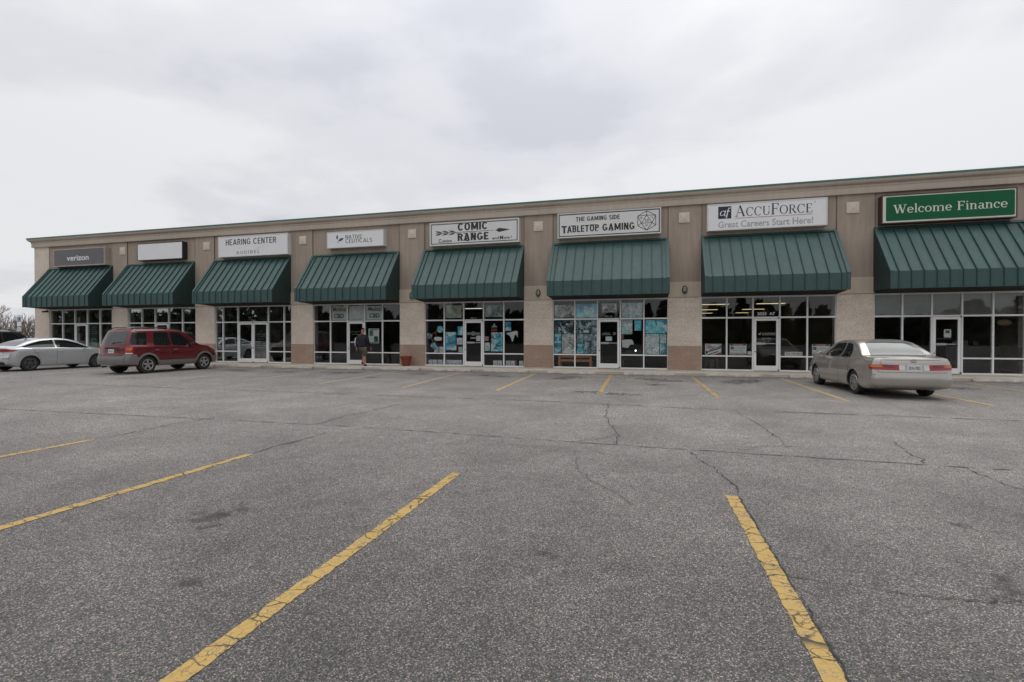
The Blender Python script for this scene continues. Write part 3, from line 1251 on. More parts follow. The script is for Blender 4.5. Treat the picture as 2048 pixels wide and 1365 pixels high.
def awning(k, a, c):
    yt = D - .002 + .03
    root = empty('metal_awning', ((a + c) / 2, D, AZB))
    tag(root, 'green standing seam metal awning under the ' + SHOP[k], 'awning', 'green awnings over the shopfronts')

    def P(name, m, mb, sm=False):
        o = mb.build(name, m, smooth=sm)
        local(root, o)
        return o
    L = math.hypot(D - AY, AZT - AZK)
    dy, dz = (AY - D) / L, (AZK - AZT) / L         # down the slope
    ny, nz = dz, -dy                                # outward normal of the slope
    if nz < 0:
        ny, nz = -ny, -nz

    def S(x, s, h):                                 # point on slope at distance s, height h
        return (x, D + dy * s + ny * h, AZT + dz * s + nz * h)

    def sbox(b, x0, x1, s0, s1, h0, h1, m=0):
        q = [S(x0, s0, h0), S(x1, s0, h0), S(x1, s1, h0), S(x0, s1, h0), S(x0, s0, h1), S(x1, s0, h1), S(x1, s1, h1), S(x0, s1, h1)]
        i = len(b.v)
        b.v += q
        for f in ((0, 3, 2, 1), (4, 5, 6, 7), (0, 1, 5, 4), (1, 2, 6, 5), (2, 3, 7, 6), (3, 0, 4, 7)):
            b.f.append(tuple(i + j for j in f))
            b.mi.append(m)
    tw = .11
    n = 12
    w = (c - a - 2 * tw)
    pitch = .392 if k not in (1, 8) else .392 * w / 4.63
    off = (w - pitch * 11) / 2
    xs = [a + tw + off + pitch * i for i in range(12)]
    xs = [x for x in xs if a + tw + .02 < x < c - tw - .02]
    b = MB()
    sbox(b, a + tw, c - tw, .10, L - .004, -.055, -.035, 0)
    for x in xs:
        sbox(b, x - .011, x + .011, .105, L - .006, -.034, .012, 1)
    P('roof_panel', [GREEN, GREEN_SHADE], b)
    b = MB()
    sbox(b, a, c, 0, .095, -.05, .012)
    sbox(b, a, a + tw, .0955, L + .005, -.05, .012)
    sbox(b, c - tw, c, .0955, L + .005, -.05, .012)
    P('edge_trim', GREEN_V, b)
    b = MB()
    b.box(a + .02, c - .02, AY + .006, AY + .03, AZB + .015, AZK - .012, 0)
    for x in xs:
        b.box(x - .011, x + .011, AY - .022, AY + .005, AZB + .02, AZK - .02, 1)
    b.box(a, a + tw, AY - .012, AY + .005, AZB + .012, AZK - .004, 0)
    b.box(c - tw, c, AY - .012, AY + .005, AZB + .012, AZK - .004, 0)
    b.box(a, c, AY - .018, AY + .03, AZB, AZB + .011, 0)
    P('valance', [GREEN_V, GREEN_SHADE], b)
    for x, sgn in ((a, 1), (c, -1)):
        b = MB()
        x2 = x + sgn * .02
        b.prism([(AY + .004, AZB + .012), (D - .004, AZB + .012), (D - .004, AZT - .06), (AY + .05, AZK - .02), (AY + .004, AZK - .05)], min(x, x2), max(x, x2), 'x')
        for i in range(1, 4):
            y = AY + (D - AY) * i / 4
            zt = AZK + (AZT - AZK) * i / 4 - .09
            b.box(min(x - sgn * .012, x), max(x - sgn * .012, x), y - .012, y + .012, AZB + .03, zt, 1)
        P('side_panel', [GREEN_D, GREEN_SHADE], b)
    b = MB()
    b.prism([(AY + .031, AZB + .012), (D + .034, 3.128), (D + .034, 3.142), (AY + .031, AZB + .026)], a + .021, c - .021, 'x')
    P('underside', UNDER_SHADE, b)


for k, (a, c) in BAYS.items():
    aw = {1: (-34.62, -29.50), 8: (8.38, 13.02)}.get(k, (a - .02, c + .0))
    awning(k, *aw)

# ------------------------------------------------------------------ wall lamps
lampm = None
wher = ['between the blank white sign and the dark grey sign', 'beside the hearing center shop', 'between the hearing center shop and the leaf sign shop', 'half hidden by the awning of the arrow sign shop',
        'on the pier between the arrow sign and die sign shops', 'on the pier between the die sign and navy emblem shops', 'on the pier between the navy emblem and green sign shops']
for i in range(3, 7):
    x = (BAYS[i + 1][0] + BAYS[i + 1][0] - 1.3) / 2 + .0
    y = D - .026
    t = empty('wall_lamp', (x, y, 3.44))
    tag(t, 'oval dark bronze bulkhead lamp ' + wher[i], 'lamp', 'oval lamps on the pale band')
    b = MB()
    n = 28
    rings = [(.105, .165, 0), (.105, .165, -.05), (.095, .155, -.075), (.07, .125, -.085)]
    for (rx, rz, yy) in rings:
        for j in range(n):
            q = 2 * math.pi * j / n
            b.v.append((x + rx * math.cos(q), y + yy, 3.44 + rz * math.sin(q)))
    for r in range(len(rings) - 1):
        for j in range(n):
            p0, p1 = r * n + j, r * n + (j + 1) % n
            b.f.append((p0, p1, p1 + n, p0 + n))
            b.mi.append(0)
    local(t, b.build('lamp_housing', DARKM, smooth=True, sharp=45))
    b = MB()
    rings = [(.069, .124, -.08), (.06, .11, -.105), (.035, .07, -.122), (.004, .008, -.126)]
    for (rx, rz, yy) in rings:
        for j in range(n):
            q = 2 * math.pi * j / n
            b.v.append((x + rx * math.cos(q), y + yy, 3.44 + rz * math.sin(q)))
    for r in range(len(rings) - 1):
        for j in range(n):
            p0, p1 = r * n + j, r * n + (j + 1) % n
            b.f.append((p0, p1, p1 + n, p0 + n))
            b.mi.append(0)
    local(t, b.build('lens', LENS, smooth=True))
    b = MB()
    b.box(x - .012, x + .012, y - .14, y - .06, 3.44 - .15, 3.44 + .15, bev=.004)
    local(t, b.build('guard', DARKM))
# small camera on the end pier
t = empty('security_camera', (-34.72, D - .01, 3.05))
tag(t, 'small dark security camera on the end pier under the first awning', 'camera')
b = MB()
b.tube([(-34.72, D - .01, 3.08), (-34.72, D - .10, 3.08), (-34.72, D - .12, 3.03)], .02, 8)
local(t, b.build('bracket', DARKM, smooth=True))
b = MB()
b.tube([(-34.72, D - .02, 3.02), (-34.72, D - .30, 2.99)], .05, 12)
local(t, b.build('camera_body', DARKM, smooth=True))

# ------------------------------------------------------------------ shop signs
SY = 21.02


def sign(k, x0, x1, z0, z1, label, frame_m, face_m, fw=.05, depth=.28, facein=.012):
    root = empty('shop_sign', ((x0 + x1) / 2, D, z0))
    tag(root, label, 'sign', 'box signs above the awnings')
    f = MB()
    f.box(x0, x1, SY + .02, D + .034, z0, z1)                       # cabinet
    f.box(x0, x1, SY, SY + .0195, z0, z0 + fw)
    f.box(x0, x1, SY, SY + .0195, z1 - fw, z1)
    f.box(x0, x0 + fw, SY, SY + .0195, z0 + fw, z1 - fw)
    f.box(x1 - fw, x1, SY, SY + .0195, z0 + fw, z1 - fw)
    local(root, f.build('cabinet', frame_m))
    g = MB()
    g.box(x0 + fw + .001, x1 - fw - .001, SY + facein - .004, SY + facein, z0 + fw + .001, z1 - fw - .001)
    fo = g.build('face', face_m)
    local(root, fo)
    return root, fo, SY + facein - .006


def letters(root, fo, mb, m, name='lettering'):
    o = mb.build(name, m, fix=False)
    local(root, o)
    o.parent = fo
    return o


# 1
GREY_F = mat('dark grey sign face', (0.115, 0.115, 0.125), .45, var=.06)
TAN_F = mat('tan sign frame', (0.42, 0.35, 0.29), .6)
r_, f_, y_ = sign(1, -33.79, -29.75, 5.63, 6.65, 'dark grey shop sign with white lowercase lettering in a tan frame', TAN_F, GREY_F, .055)
b = MB()
fit_text(b, 'verizon', -32.73, -30.985, 5.945, 6.255, y_, bold=.02, spacing=1.0)
letters(r_, f_, b, mat('white vinyl', (.74, .74, .74), .5, var=.02))
b = MB()
b.face([(-30.93, y_, 6.20), (-30.905, y_, 6.19), (-30.80, y_, 6.40), (-30.83, y_, 6.40)])
b.face([(-30.93, y_ - .0004, 6.22), (-30.905, y_ - .0004, 6.185), (-30.96, y_ - .0004, 6.27), (-30.99, y_ - .0004, 6.27)])
letters(r_, f_, b, mat('red vinyl', (.25, .03, .03), .5), 'tick_mark')
# 2
BLK_F = mat('black sign cabinet', (0.02, 0.02, 0.022), .5)
sign(2, -27.32, -24.13, 5.74, 6.68, 'blank white shop sign in a black cabinet', BLK_F, WHITE, .03)
# 3
r_, f_, y_ = sign(3, -21.74, -17.38, 5.69, 6.77, 'white shop sign with black capitals reading hearing center', WFRAME, WHITE, .05)
b = MB()
sans_text(b, 'HEARING CENTER', -21.245, -18.08, 6.305, 6.61, y_, .15, .13)
letters(r_, f_, b, INK)
b = MB()
sans_text(b, 'AUDIBEL', -20.57, -19.09, 5.82, 5.985, y_, .12, .30)
letters(r_, f_, b, INKG)
b = MB()
b.face([(-19.35, y_, 6.05), (-18.88, y_, 6.05), (-18.88, y_, 6.25)])
letters(r_, f_, b, mat('peeled patch', (.68, .69, .68), .5), 'peeled_mark')
# 4
r_, f_, y_ = sign(4, -15.10, -11.98, 5.86, 6.65, 'small white shop sign with two green leaves and thin capitals', WFRAME, WHITE, .04)
b = MB()
sans_text(b, 'NATIVE', -14.055, -13.147, 6.29, 6.467, y_, .12, .12)
sans_text(b, 'CEUTICALS', -14.055, -12.593, 6.075, 6.267, y_ - .0003, .12, .12)
letters(r_, f_, b, mat('green black ink', (.03, .05, .045), .5))
b = MB()


def leaf(b, x, z, l, w, ang, y):
    n = 9
    up = [(t / n * l, w * math.sin(math.pi * (t / n) ** .8)) for t in range(n + 1)]
    dn = [(t / n * l, -w * .8 * math.sin(math.pi * (t / n) ** .8)) for t in range(n - 1, 0, -1)]
    ca, sa = math.cos(R(ang)), math.sin(R(ang))
    b.face([(x + p * ca - q * sa, y, z + p * sa + q * ca) for p, q in up + dn])


leaf(b, -14.52, 6.27, .25, .055, 88, y_)
leaf(b, -14.45, 6.20, .33, .075, 22, y_ - .0003)
b.face([(-14.52, y_ - .0005, 6.10), (-14.49, y_ - .0005, 6.10), (-14.43, y_ - .0005, 6.22), (-14.46, y_ - .0005, 6.22)])
b.face([(-14.585, y_ - .0005, 6.42), (-14.565, y_ - .0005, 6.42), (-14.50, y_ - .0005, 6.28), (-14.53, y_ - .0005, 6.28)])
letters(r_, f_, b, mat('leaf green vinyl', (.02, .10, .075), .5), 'leaf_emblem')


def border(b, x0, x1, z0, z1, w, y):
    b.face([(x0, y, z0), (x1, y, z0), (x1, y, z0 + w), (x0, y, z0 + w)])
    b.face([(x0, y, z1 - w), (x1, y, z1 - w), (x1, y, z1), (x0, y, z1)])
    b.face([(x0, y, z0 + w), (x0 + w, y, z0 + w), (x0 + w, y, z1 - w), (x0, y, z1 - w)])
    b.face([(x1 - w, y, z0 + w), (x1, y, z0 + w), (x1, y, z1 - w), (x1 - w, y, z1 - w)])


# 5
r_, f_, y_ = sign(5, -9.59, -5.30, 5.71, 6.775, 'white shop sign with a feathered arrow through black block letters', WFRAME, WHITE2, .05)
b = MB()
border(b, -9.52, -5.37, 5.78, 6.705, .035, y_)
letters(r_, f_, b, INK, 'black_border')
b = MB()
sans_text(b, 'COMIC', -8.20, -6.78, 6.35, 6.695, y_, .215, .09)
sans_text(b, 'RANGE', -8.20, -6.72, 5.885, 6.225, y_, .215, .09)
for x, d in ((-8.27, .10), (-7.93, -.05), (-7.62, -.04)):
    b.face([(x, y_ - .0004, 6.235), (x + .22, y_ - .0004, 6.235), (x + .16, y_ - .0004, 6.195), (x + .02, y_ - .0004, 6.21)])
b.face([(-7.95, y_ - .0005, 5.90), (-7.82, y_ - .0005, 5.98), (-7.62, y_ - .0005, 5.85), (-7.72, y_ - .0005, 5.86)])
letters(r_, f_, b, INK)
b = MB()
fit_text(b, 'C', -9.15, -9.01, 5.84, 6.015, y_, bold=.03)
fit_text(b, 'omics', -8.99, -8.49, 5.85, 5.98, y_, bold=.025)
letters(r_, f_, b, INK)
b = MB()
fit_text(b, 'and', -6.547, -6.24, 5.87, 5.99, y_, bold=.025)
fit_text(b, 'M', -6.19, -6.03, 5.86, 6.02, y_, bold=.03)
fit_text(b, 'ore !', -6.01, -5.64, 5.87, 6.0, y_, bold=.025)
letters(r_, f_, b, INK)
b = MB()
zA = 6.282
b.face([(-9.3, y_, zA - .012), (-6.70, y_, zA - .010), (-6.70, y_, zA + .012), (-9.3, y_, zA + .014)])
for xa, xb in ((-6.66, -6.57), (-6.54, -6.47)):
    b.face([(xa, y_, zA - .01), (xb, y_, zA - .01), (xb, y_, zA + .012), (xa, y_, zA + .012)])
for i in range(3):
    x = -9.32 + i * .33
    for s in (1, -1):
        b.face([(x, y_, zA + s * .11), (x + .24, y_, zA + s * .085), (x + .36, y_, zA + s * .02), (x + .14, y_, zA + s * .03)][::s])
b.face([(-6.38, y_, zA), (-6.23, y_, zA + .095), (-5.70, y_, zA + .005), (-6.23, y_, zA - .095)])
b.face([(-6.42, y_ - .0003, zA - .04), (-6.30, y_ - .0003, zA), (-6.42, y_ - .0003, zA + .04), (-6.34, y_ - .0003, zA)])
letters(r_, f_, b, INK, 'arrow_emblem')
# 6
r_, f_, y_ = sign(6, -3.575, .723, 5.762, 6.83, 'white shop sign with a black border and a twenty-sided die drawing', WFRAME, WHITE2, .04)
b = MB()
border(b, -3.525, .673, 5.815, 6.778, .04, y_)
letters(r_, f_, b, INK, 'black_border')
b = MB()
sans_text(b, 'THE GAMING SIDE', -2.785, -.94, 6.448, 6.636, y_, .19, .10)
sans_text(b, 'T', -3.40, -3.17, 5.965, 6.275, y_, .20)
sans_text(b, 'ABLETOP', -3.16, -1.80, 5.99, 6.275, y_, .20, .09)
sans_text(b, 'GAMING', -1.66, -.337, 5.985, 6.278, y_, .20, .09)
for x, z, sx in ((-3.18, 5.965, .12), (-1.9, 5.975, .07), (-1.32, 5.955, .09), (-.62, 5.965, .07)):
    b.face([(x, y_ - .0003, z + .05), (x + sx, y_ - .0003, z + .05), (x + sx * .5, y_ - .0003, z - .01)])
for x in (-3.42, -3.02, -2.2):
    b.face([(x, y_ - .0004, 6.29), (x + .25, y_ - .0004, 6.28), (x + .2, y_ - .0004, 6.24), (x + .03, y_ - .0004, 6.25)])
letters(r_, f_, b, INK)
b = MB()
cx, cz = .152, 6.315
hexp = [(cx + dx, cz + dz) for dx, dz in ((0, .40), (.36, .20), (.36, -.20), (0, -.40), (-.36, -.20), (-.36, .20))]
tri = [(cx, cz + .225), (cx + .217, cz - .10), (cx - .217, cz - .10)]


def seg(b, p, q, w, y):
    d = math.hypot(q[0] - p[0], q[1] - p[1])
    nx, nz = -(q[1] - p[1]) / d * w / 2, (q[0] - p[0]) / d * w / 2
    b.face([(p[0] - nx, y, p[1] - nz), (q[0] - nx, y, q[1] - nz), (q[0] + nx, y, q[1] + nz), (p[0] + nx, y, p[1] + nz)])


edges = [(hexp[i], hexp[(i + 1) % 6]) for i in range(6)] + [(tri[i], tri[(i + 1) % 3]) for i in range(3)]
edges += [(tri[0], hexp[0]), (tri[0], hexp[1]), (tri[0], hexp[5]), (tri[1], hexp[1]), (tri[1], hexp[2]), (tri[1], hexp[3]), (tri[2], hexp[3]), (tri[2], hexp[4]), (tri[2], hexp[5])]
for i, (p, q) in enumerate(edges):
    seg(b, p, q, .024, y_ - .0002 * (i % 4))
fit_text(b, '20', cx - .085, cx + .085, cz - .05, cz + .055, y_, bold=.01)
for t_, (tx, tz, a_) in {'14': (cx, cz - .19, 180), '8': (cx - .21, cz + .12, -60), '2': (cx + .21, cz + .12, 60)}.items():
    vs, fs = text_mesh(t_, bold=.01)
    mxx, mzz = (max(v[0] for v in vs) + min(v[0] for v in vs)) / 2, (max(v[1] for v in vs) + min(v[1] for v in vs)) / 2
    i0 = len(b.v)
    ca, sa = math.cos(R(a_)), math.sin(R(a_))
    for v in vs:
        p, q = (v[0] - mxx) * .13, (v[1] - mzz) * .13
        b.v.append((tx + p * ca - q * sa, y_, tz + p * sa + q * ca))
    for f in fs:
        b.f.append(tuple(i0 + j for j in f))
        b.mi.append(0)
letters(r_, f_, b, INK, 'die_drawing')
# 7
NAVY = mat('navy ink', (.012, .016, .045), .5)
REDV = mat('red vinyl bright', (.42, .03, .035), .5)
r_, f_, y_ = sign(7, 2.50, 6.765, 5.74, 6.80, 'white shop sign with a navy square emblem and serif capitals underlined in red', WFRAME, WHITE, .045)
b = MB()
serif_text(b, 'ACCUFORCE', 3.514, 6.256, 6.26, 6.60, y_, T=.15, t=.05, capscale=[1.25, 1, 1, 1, 1.28, 1, 1, 1, 1])
letters(r_, f_, b, NAVY)
b = MB()
b.face([(3.514, y_, 6.185), (6.257, y_, 6.185), (6.257, y_, 6.203), (3.514, y_, 6.203)])
letters(r_, f_, b, REDV, 'red_line')
b = MB()
b.face([(2.905, y_, 6.20), (3.392, y_, 6.20), (3.392, y_, 6.688), (2.905, y_, 6.688)])
letters(r_, f_, b, NAVY, 'square_emblem')
b = MB()
y2 = y_ - .0012
pl = []
_arc(pl, 0, 0, .085, .10, 30, 330, .035, .012)
for p in pl:
    b.face([(3.06 + q.x + q.y * .25, y2, 6.42 + q.y) for q in p])
b.face([(3.12, y2 - .0002, 6.31), (3.15, y2 - .0002, 6.31), (3.19, y2 - .0002, 6.53), (3.155, y2 - .0002, 6.53)])
b.face([(3.15, y2 - .0003, 6.32), (3.15, y2 - .0003, 6.295), (3.20, y2 - .0003, 6.31), (3.20, y2 - .0003, 6.33)])
b.face([(3.19, y2 - .0003, 6.22), (3.225, y2 - .0003, 6.22), (3.30, y2 - .0003, 6.58), (3.265, y2 - .0003, 6.58)])
b.face([(3.27, y2 - .0004, 6.58), (3.29, y2 - .0004, 6.62), (3.37, y2 - .0004, 6.63), (3.36, y2 - .0004, 6.60)])
b.face([(3.215, y2 - .0004, 6.48), (3.34, y2 - .0004, 6.48), (3.345, y2 - .0004, 6.505), (3.22, y2 - .0004, 6.505)])
letters(r_, f_, b, PAPER, 'emblem_letters')
b = MB()
fit_text(b, 'Great Careers Start Here!', 2.905, 6.282, 5.835, 6.10, y_, bold=.02)
letters(r_, f_, b, mat('pale grey ink', (.40, .40, .41), .5))
b = MB()
fit_text(b, 'R', 6.325, 6.345, 6.635, 6.66, y_)
pl = []
_arc(pl, 6.335, 6.648, .03, .03, 0, 360, .006, .006)
for p in pl:
    b.face([(q.x, y_, q.y) for q in p])
letters(r_, f_, b, INKG, 'registered_mark')
# 8
GRNF = mat('bright green sign face', (.007, .104, .042), .5, var=.05, spec=.2)
MARN = mat('dark maroon cabinet', (.06, .028, .024), .5)
CREAM = mat('cream sign border', (.60, .60, .50), .45, var=.03)
r_, f_, y_ = sign(8, 8.53, 12.60, 5.67, 6.72, 'bright green shop sign with cream serif lettering in a maroon cabinet', MARN, CREAM, .035)
b = MB()
gx0, gx1, gz0, gz1, rr = 8.665, 12.53, 5.76, 6.645, .05
pts = []
for (cx_, cz_, a0) in ((gx1 - rr, gz1 - rr, 0), (gx0 + rr, gz1 - rr, 90), (gx0 + rr, gz0 + rr, 180), (gx1 - rr, gz0 + rr, 270)):
    for i in range(6):
        t_ = R(a0 + 18 * i)
        pts.append((cx_ + rr * math.cos(t_), y_, cz_ + rr * math.sin(t_)))
b.face(pts)
letters(r_, f_, b, GRNF, 'green_panel')
b = MB()
serif_text(b, 'Welcome Finance', 8.893, 12.324, 6.035, 6.345, y_ - .002, T=.16, t=.07)
letters(r_, f_, b, mat('cream vinyl', (.66, .66, .56), .5, var=.02))

# ------------------------------------------------------------------ what stands and hangs behind the glass
PY = SF + .020       # posters are taped to the inside of the glass
T1 = [(0.015, 0.050, 0.070), (0.054, 0.338, 0.486), (0.162, 0.621, 0.810), (0.540, 0.837, 0.860)]
ARTS = {
    'teal': [art_mat('teal print %d' % i, T1, 3.2 + i, i, 1.5, .45) for i in range(3)],
    'blue': [art_mat('blue print %d' % i, [(0.020, 0.090, 0.160), (0.095, 0.459, 0.743), (0.216, 0.675, 0.860), (0.675, 0.860, 0.860)], 2.4 + i, 5 + i, 1.0) for i in range(3)],
    'comic': [art_mat('busy print %d' % i, [(0.010, 0.020, 0.025), (0.050, 0.160, 0.200), (0.297, 0.540, 0.594), (0.743, 0.837, 0.810), (0.030, 0.060, 0.080)], 7 + i, 9 + i, 1.4, .45) for i in range(4)],
    'pale': [art_mat('pale print %d' % i, [(0.243, 0.513, 0.567), (0.540, 0.702, 0.675), (0.702, 0.756, 0.675), (0.837, 0.860, 0.810)], 3.5 + i, 15 + i, 1.0, .4) for i in range(3)],
    'grey': [art_mat('grey print %d' % i, [(0.060, 0.060, 0.060), (0.297, 0.290, 0.270), (0.567, 0.567, 0.540), (0.756, 0.756, 0.716)], 2.6 + i, 21 + i, 1.8) for i in range(3)],
    'night': [art_mat('night print %d' % i, [(0.008, 0.010, 0.012), (0.012, 0.030, 0.035), (0.030, 0.120, 0.150), (0.608, 0.702, 0.675)], 5 + i, 27 + i, 1.2, .25) for i in range(2)],
    'haze': [art_mat('hazy print %d' % i, [(0.100, 0.150, 0.145), (0.230, 0.324, 0.304), (0.324, 0.419, 0.378), (0.405, 0.405, 0.270)], 2.2 + i, 33 + i, 1.2) for i in range(2)],
}
used_art = {}


def poster(x0, x1, z0, z1, kind, label, y=PY, cat='poster', group='posters in the shop windows', name='window_poster', m=None):
    if m is None:
        l = ARTS[kind]
        used_art[kind] = used_art.get(kind, -1) + 1
        m = l[used_art[kind] % len(l)]
    loc = ((x0 + x1) / 2, y, z0)
    o = boxobj(name, m, x0, x1, y, y + .003, z0, z1, loc=loc)
    tag(o, label, cat, group)
    return o


AR = 'arrow sign shop'
DI = 'die sign shop'
poster(-8.96, -8.18, 2.375, 2.98, 'haze', 'hazy green poster above the window beside the door of the ' + AR)
poster(-7.02, -6.15, 2.40, 2.945, 'haze', 'hazy green poster with a dark bird shape in the transom of the ' + AR)
o = poster(-8.966, -8.427, .866, 1.715, 'blue', 'tall bright blue poster with a pale standing shape and white footer')
b = MB()
b.box(-8.87, -8.50, PY - .004, PY - .001, .91, .975)
o2 = b.build('poster_footer', PAPER)
local(o, o2)
b = MB()
leaf(b, -8.68, 1.20, .36, .07, 90, PY - .0015)
o2 = b.build('pale_shape', mat('pale print shape', (.42, .42, .36), .6))
local(o, o2)
poster(-8.359, -8.099, 1.574, 1.983, 'teal', 'small teal poster above the lined sheet next to the shop door')
poster(-8.401, -8.114, 1.138, 1.45, 'pale', 'pale lined sheet beside the tall bright blue poster', cat='notice')
poster(-7.013, -6.775, .84, 1.232, 'pale', 'small pale poster beside the large teal poster of swirling figures')
poster(-6.722, -6.159, .83, 1.696, 'teal', 'large teal poster of dark swirling figures')
poster(-6.055, -5.77, 1.77, 2.18, 'teal', 'small teal poster high in the window nearest the plain brick pier')
b = MB()
gh = [(-6.0, 1.66), (-5.75, 1.72), (-5.56, 1.77), (-5.46, 1.74), (-5.47, 1.58), (-5.45, 1.45), (-5.50, 1.52), (-5.55, 1.62), (-5.62, 1.55), (-5.66, 1.38), (-5.72, 1.26), (-5.78, 1.42), (-5.84, 1.55), (-5.96, 1.60)]
b.prism(gh[::-1], PY + .02, PY + .03, 'y')
o = b.build('paper_cutout', PAPER, loc=(-5.7, PY + .02, 1.26))
tag(o, 'ragged white paper cutout hanging in the window of the ' + AR, 'decoration')
# round shields on a zigzag of sticks
for i, (x, z, r) in enumerate(((-9.80, 1.535, .145), (-9.255, 1.85, .16), (-9.58, 1.07, .15))):
    b = MB()
    b.lathe([(.0, -.02), (r * .4, -.018), (r, -.004), (r, .01), (.0, .01)], 24, axis='y', c=(x, PY + .025, z))
    o = b.build('round_shield', ARTS['teal'][i % 3] if i else ARTS['comic'][0], loc=(x, PY + .025, z), smooth=True)
    tag(o, ['mottled grey round decoration at the corner of the wooden sticks', 'bright teal round decoration at the top of the wooden sticks', 'teal and white round decoration at the foot of the wooden sticks'][i], 'decoration', 'round decorations on sticks')
WOOD = mat('varnished pine', (.50, .21, .075), .45, var=.25, vs=6)
b = MB()
y = PY + .05
for p, q in (((-9.78, 1.55), (-9.02, 2.06)), ((-9.78, 1.5), (-9.56, 1.15)), ((-9.47, 1.75), (-9.52, 1.05))):
    b.tube([(p[0], y, p[1]), (q[0], y, q[1])], .013, 6)
tag(b.build('wooden_sticks', WOOD, loc=(-9.5, y, 1.05)), 'crossed thin wooden sticks holding round decorations in a window', 'decoration')
b = MB()
pts = [(-9.355 + .21 * math.copysign(abs(math.cos(t)) ** .8, math.cos(t)), 1.40 + .095 * math.copysign(abs(math.sin(t)) ** .8, math.sin(t))) for t in [2 * math.pi * i / 30 for i in range(30)]]
b.prism(pts, PY, PY + .006, 'y')
tag(b.build('oval_sign', PAPER, loc=(-9.355, PY, 1.3)), 'pale oval sign below the wooden sticks in a window', 'sign')
# boards, small signs
poster(-6.708, -6.43, 1.93, 2.0, 'grey', 'small triangular grey sign over a red one', cat='sign', name='window_sign', m=mat('grey vinyl', (.35, .35, .36), .5))
b = MB()
b.prism([(-6.64, 2.005), (-6.50, 2.005), (-6.57, 2.14)], PY, PY + .004, 'y')
tag(b.build('triangular_sign', mat('pale grey vinyl', (.42, .42, .43), .5), loc=(-6.57, PY, 2.0)), 'small grey peaked sign at the top of a stack of window stickers', 'sign')
poster(-6.72, -6.435, 1.74, 1.87, 'grey', 'small dark red sticker beneath the grey peaked sign', cat='sticker', name='window_sticker', m=mat('dull red vinyl', (.28, .05, .05), .5))
poster(-7.05, -6.84, 1.30, 1.51, 'grey', 'pink and white notice taped beside the door of the ' + AR, cat='notice', name='window_notice', m=mat('pink notice', (.55, .30, .30), .5))
# on the door
b = MB()
b.box(-7.90, -7.27, PY - .02, PY - .017, 1.585, 1.70)
b.lathe([(0, 0), (.105, 0), (.105, -.004), (0, -.004)], 24, axis='y', c=(-7.58, PY - .022, 1.645))
o = b.build('door_sticker', mat('door sticker', (.30, .33, .32), .5), loc=(-7.58, PY - .02, 1.58))
tag(o, 'grey badge sticker with side bars on the door of the ' + AR, 'sticker')
poster(-7.439, -7.225, 1.30, 1.547, 'grey', 'white sheet taped to the door of the ' + AR, y=PY - .02, cat='notice', name='door_notice', m=PAPER)
poster(-7.72, -7.46, 1.40, 1.48, 'grey', 'narrow pale strip taped under the grey badge sticker', y=PY - .02, cat='notice', name='door_notice', m=mat('pale strip', (.45, .46, .42), .5))
# poster wall of the die sign shop
DG = [
    (-3.775, -2.911, 2.342, 2.90, 'grey', 'grey transom poster with curling shapes, first from the pier'),
    (-2.817, -1.921, 2.33, 2.93, 'blue', 'hazy blue transom poster beside the grey one'),
    (-1.712, -1.081, 2.543, 2.939, 'grey', 'grey lined notice in the transom above the door of the ' + DI),
    (-.877, .003, 2.31, 2.95, 'pale', 'pale transom poster just past the door of the ' + DI),
    (-3.789, -2.884, 1.64, 2.225, 'night', 'black poster with pale glowing figures beside a pier'),
    (-2.817, -1.920, 1.65, 2.229, 'comic', 'wide crowded poster with a small white label at its foot'),
    (-3.775, -3.476, 1.209, 1.626, 'blue', 'small pale blue poster in the corner under the black poster'),
    (-3.776, -3.476, .763, 1.196, 'teal', 'small teal poster at the bottom corner above the wooden bench'),
    (-3.449, -2.897, .766, 1.625, 'grey', 'tall grey poster of tangled figures above the wooden bench'),
    (-2.79, -2.50, 1.225, 1.624, 'comic', 'small busy poster under the wide crowded poster'),
    (-2.79, -2.50, .771, 1.199, 'teal', 'small teal poster with a white corner above the bench end'),
    (-2.485, -1.920, .773, 1.623, 'comic', 'tall busy poster of many figures next to the door of the ' + DI),
    (-.876, -.421, 1.607, 2.215, 'pale', 'pale cream and teal chart beside the door of the ' + DI),
    (-.333, -.058, 1.761, 2.198, 'blue', 'small vivid blue poster hung on its own in a dark pane'),
    (.117, .987, 1.644, 2.201, 'blue', 'wide blue poster with figures in the pane next to the pier'),
    (.106, .671, .769, 1.617, 'pale', 'tall pale map poster in blue and cream'),
    (.697, .964, 1.221, 1.603, 'pale', 'small grey green poster beside the tall pale map'),
    (.697, .989, .786, 1.209, 'teal', 'small blue poster at the foot of the pane beside the map'),
]
for q in DG:
    poster(*q)
poster(-2.498, -2.261, 1.677, 1.782, 'grey', 'small white label stuck on the wide crowded poster', y=PY - .004, cat='label', name='paper_label', m=PAPER)
poster(-.886, -.775, 1.41, 1.58, 'grey', 'red and white sticker at the edge of a window by the door', cat='sticker', name='window_sticker', m=mat('pale red vinyl', (.45, .12, .11), .5))
poster(-1.543, -1.272, 1.32, 1.51, 'grey', 'white sheet taped above the push bar of the ' + DI, y=PY - .02, cat='notice', name='door_notice', m=PAPER)
b = MB()
b.box(-1.71, -1.30, PY - .02, PY - .017, 1.575, 1.62)
b.box(-1.64, -1.37, PY - .02, PY - .017, 1.63, 1.68)
b.lathe([(0, 0), (.07, 0), (.07, -.004), (0, -.004)], 20, axis='y', c=(-1.17, PY - .018, 1.635))
tag(b.build('door_sticker', mat('grey sticker', (.24, .26, .25), .5), loc=(-1.5, PY - .02, 1.57)), 'grey lettering stickers and round badge on the door of the ' + DI, 'sticker')
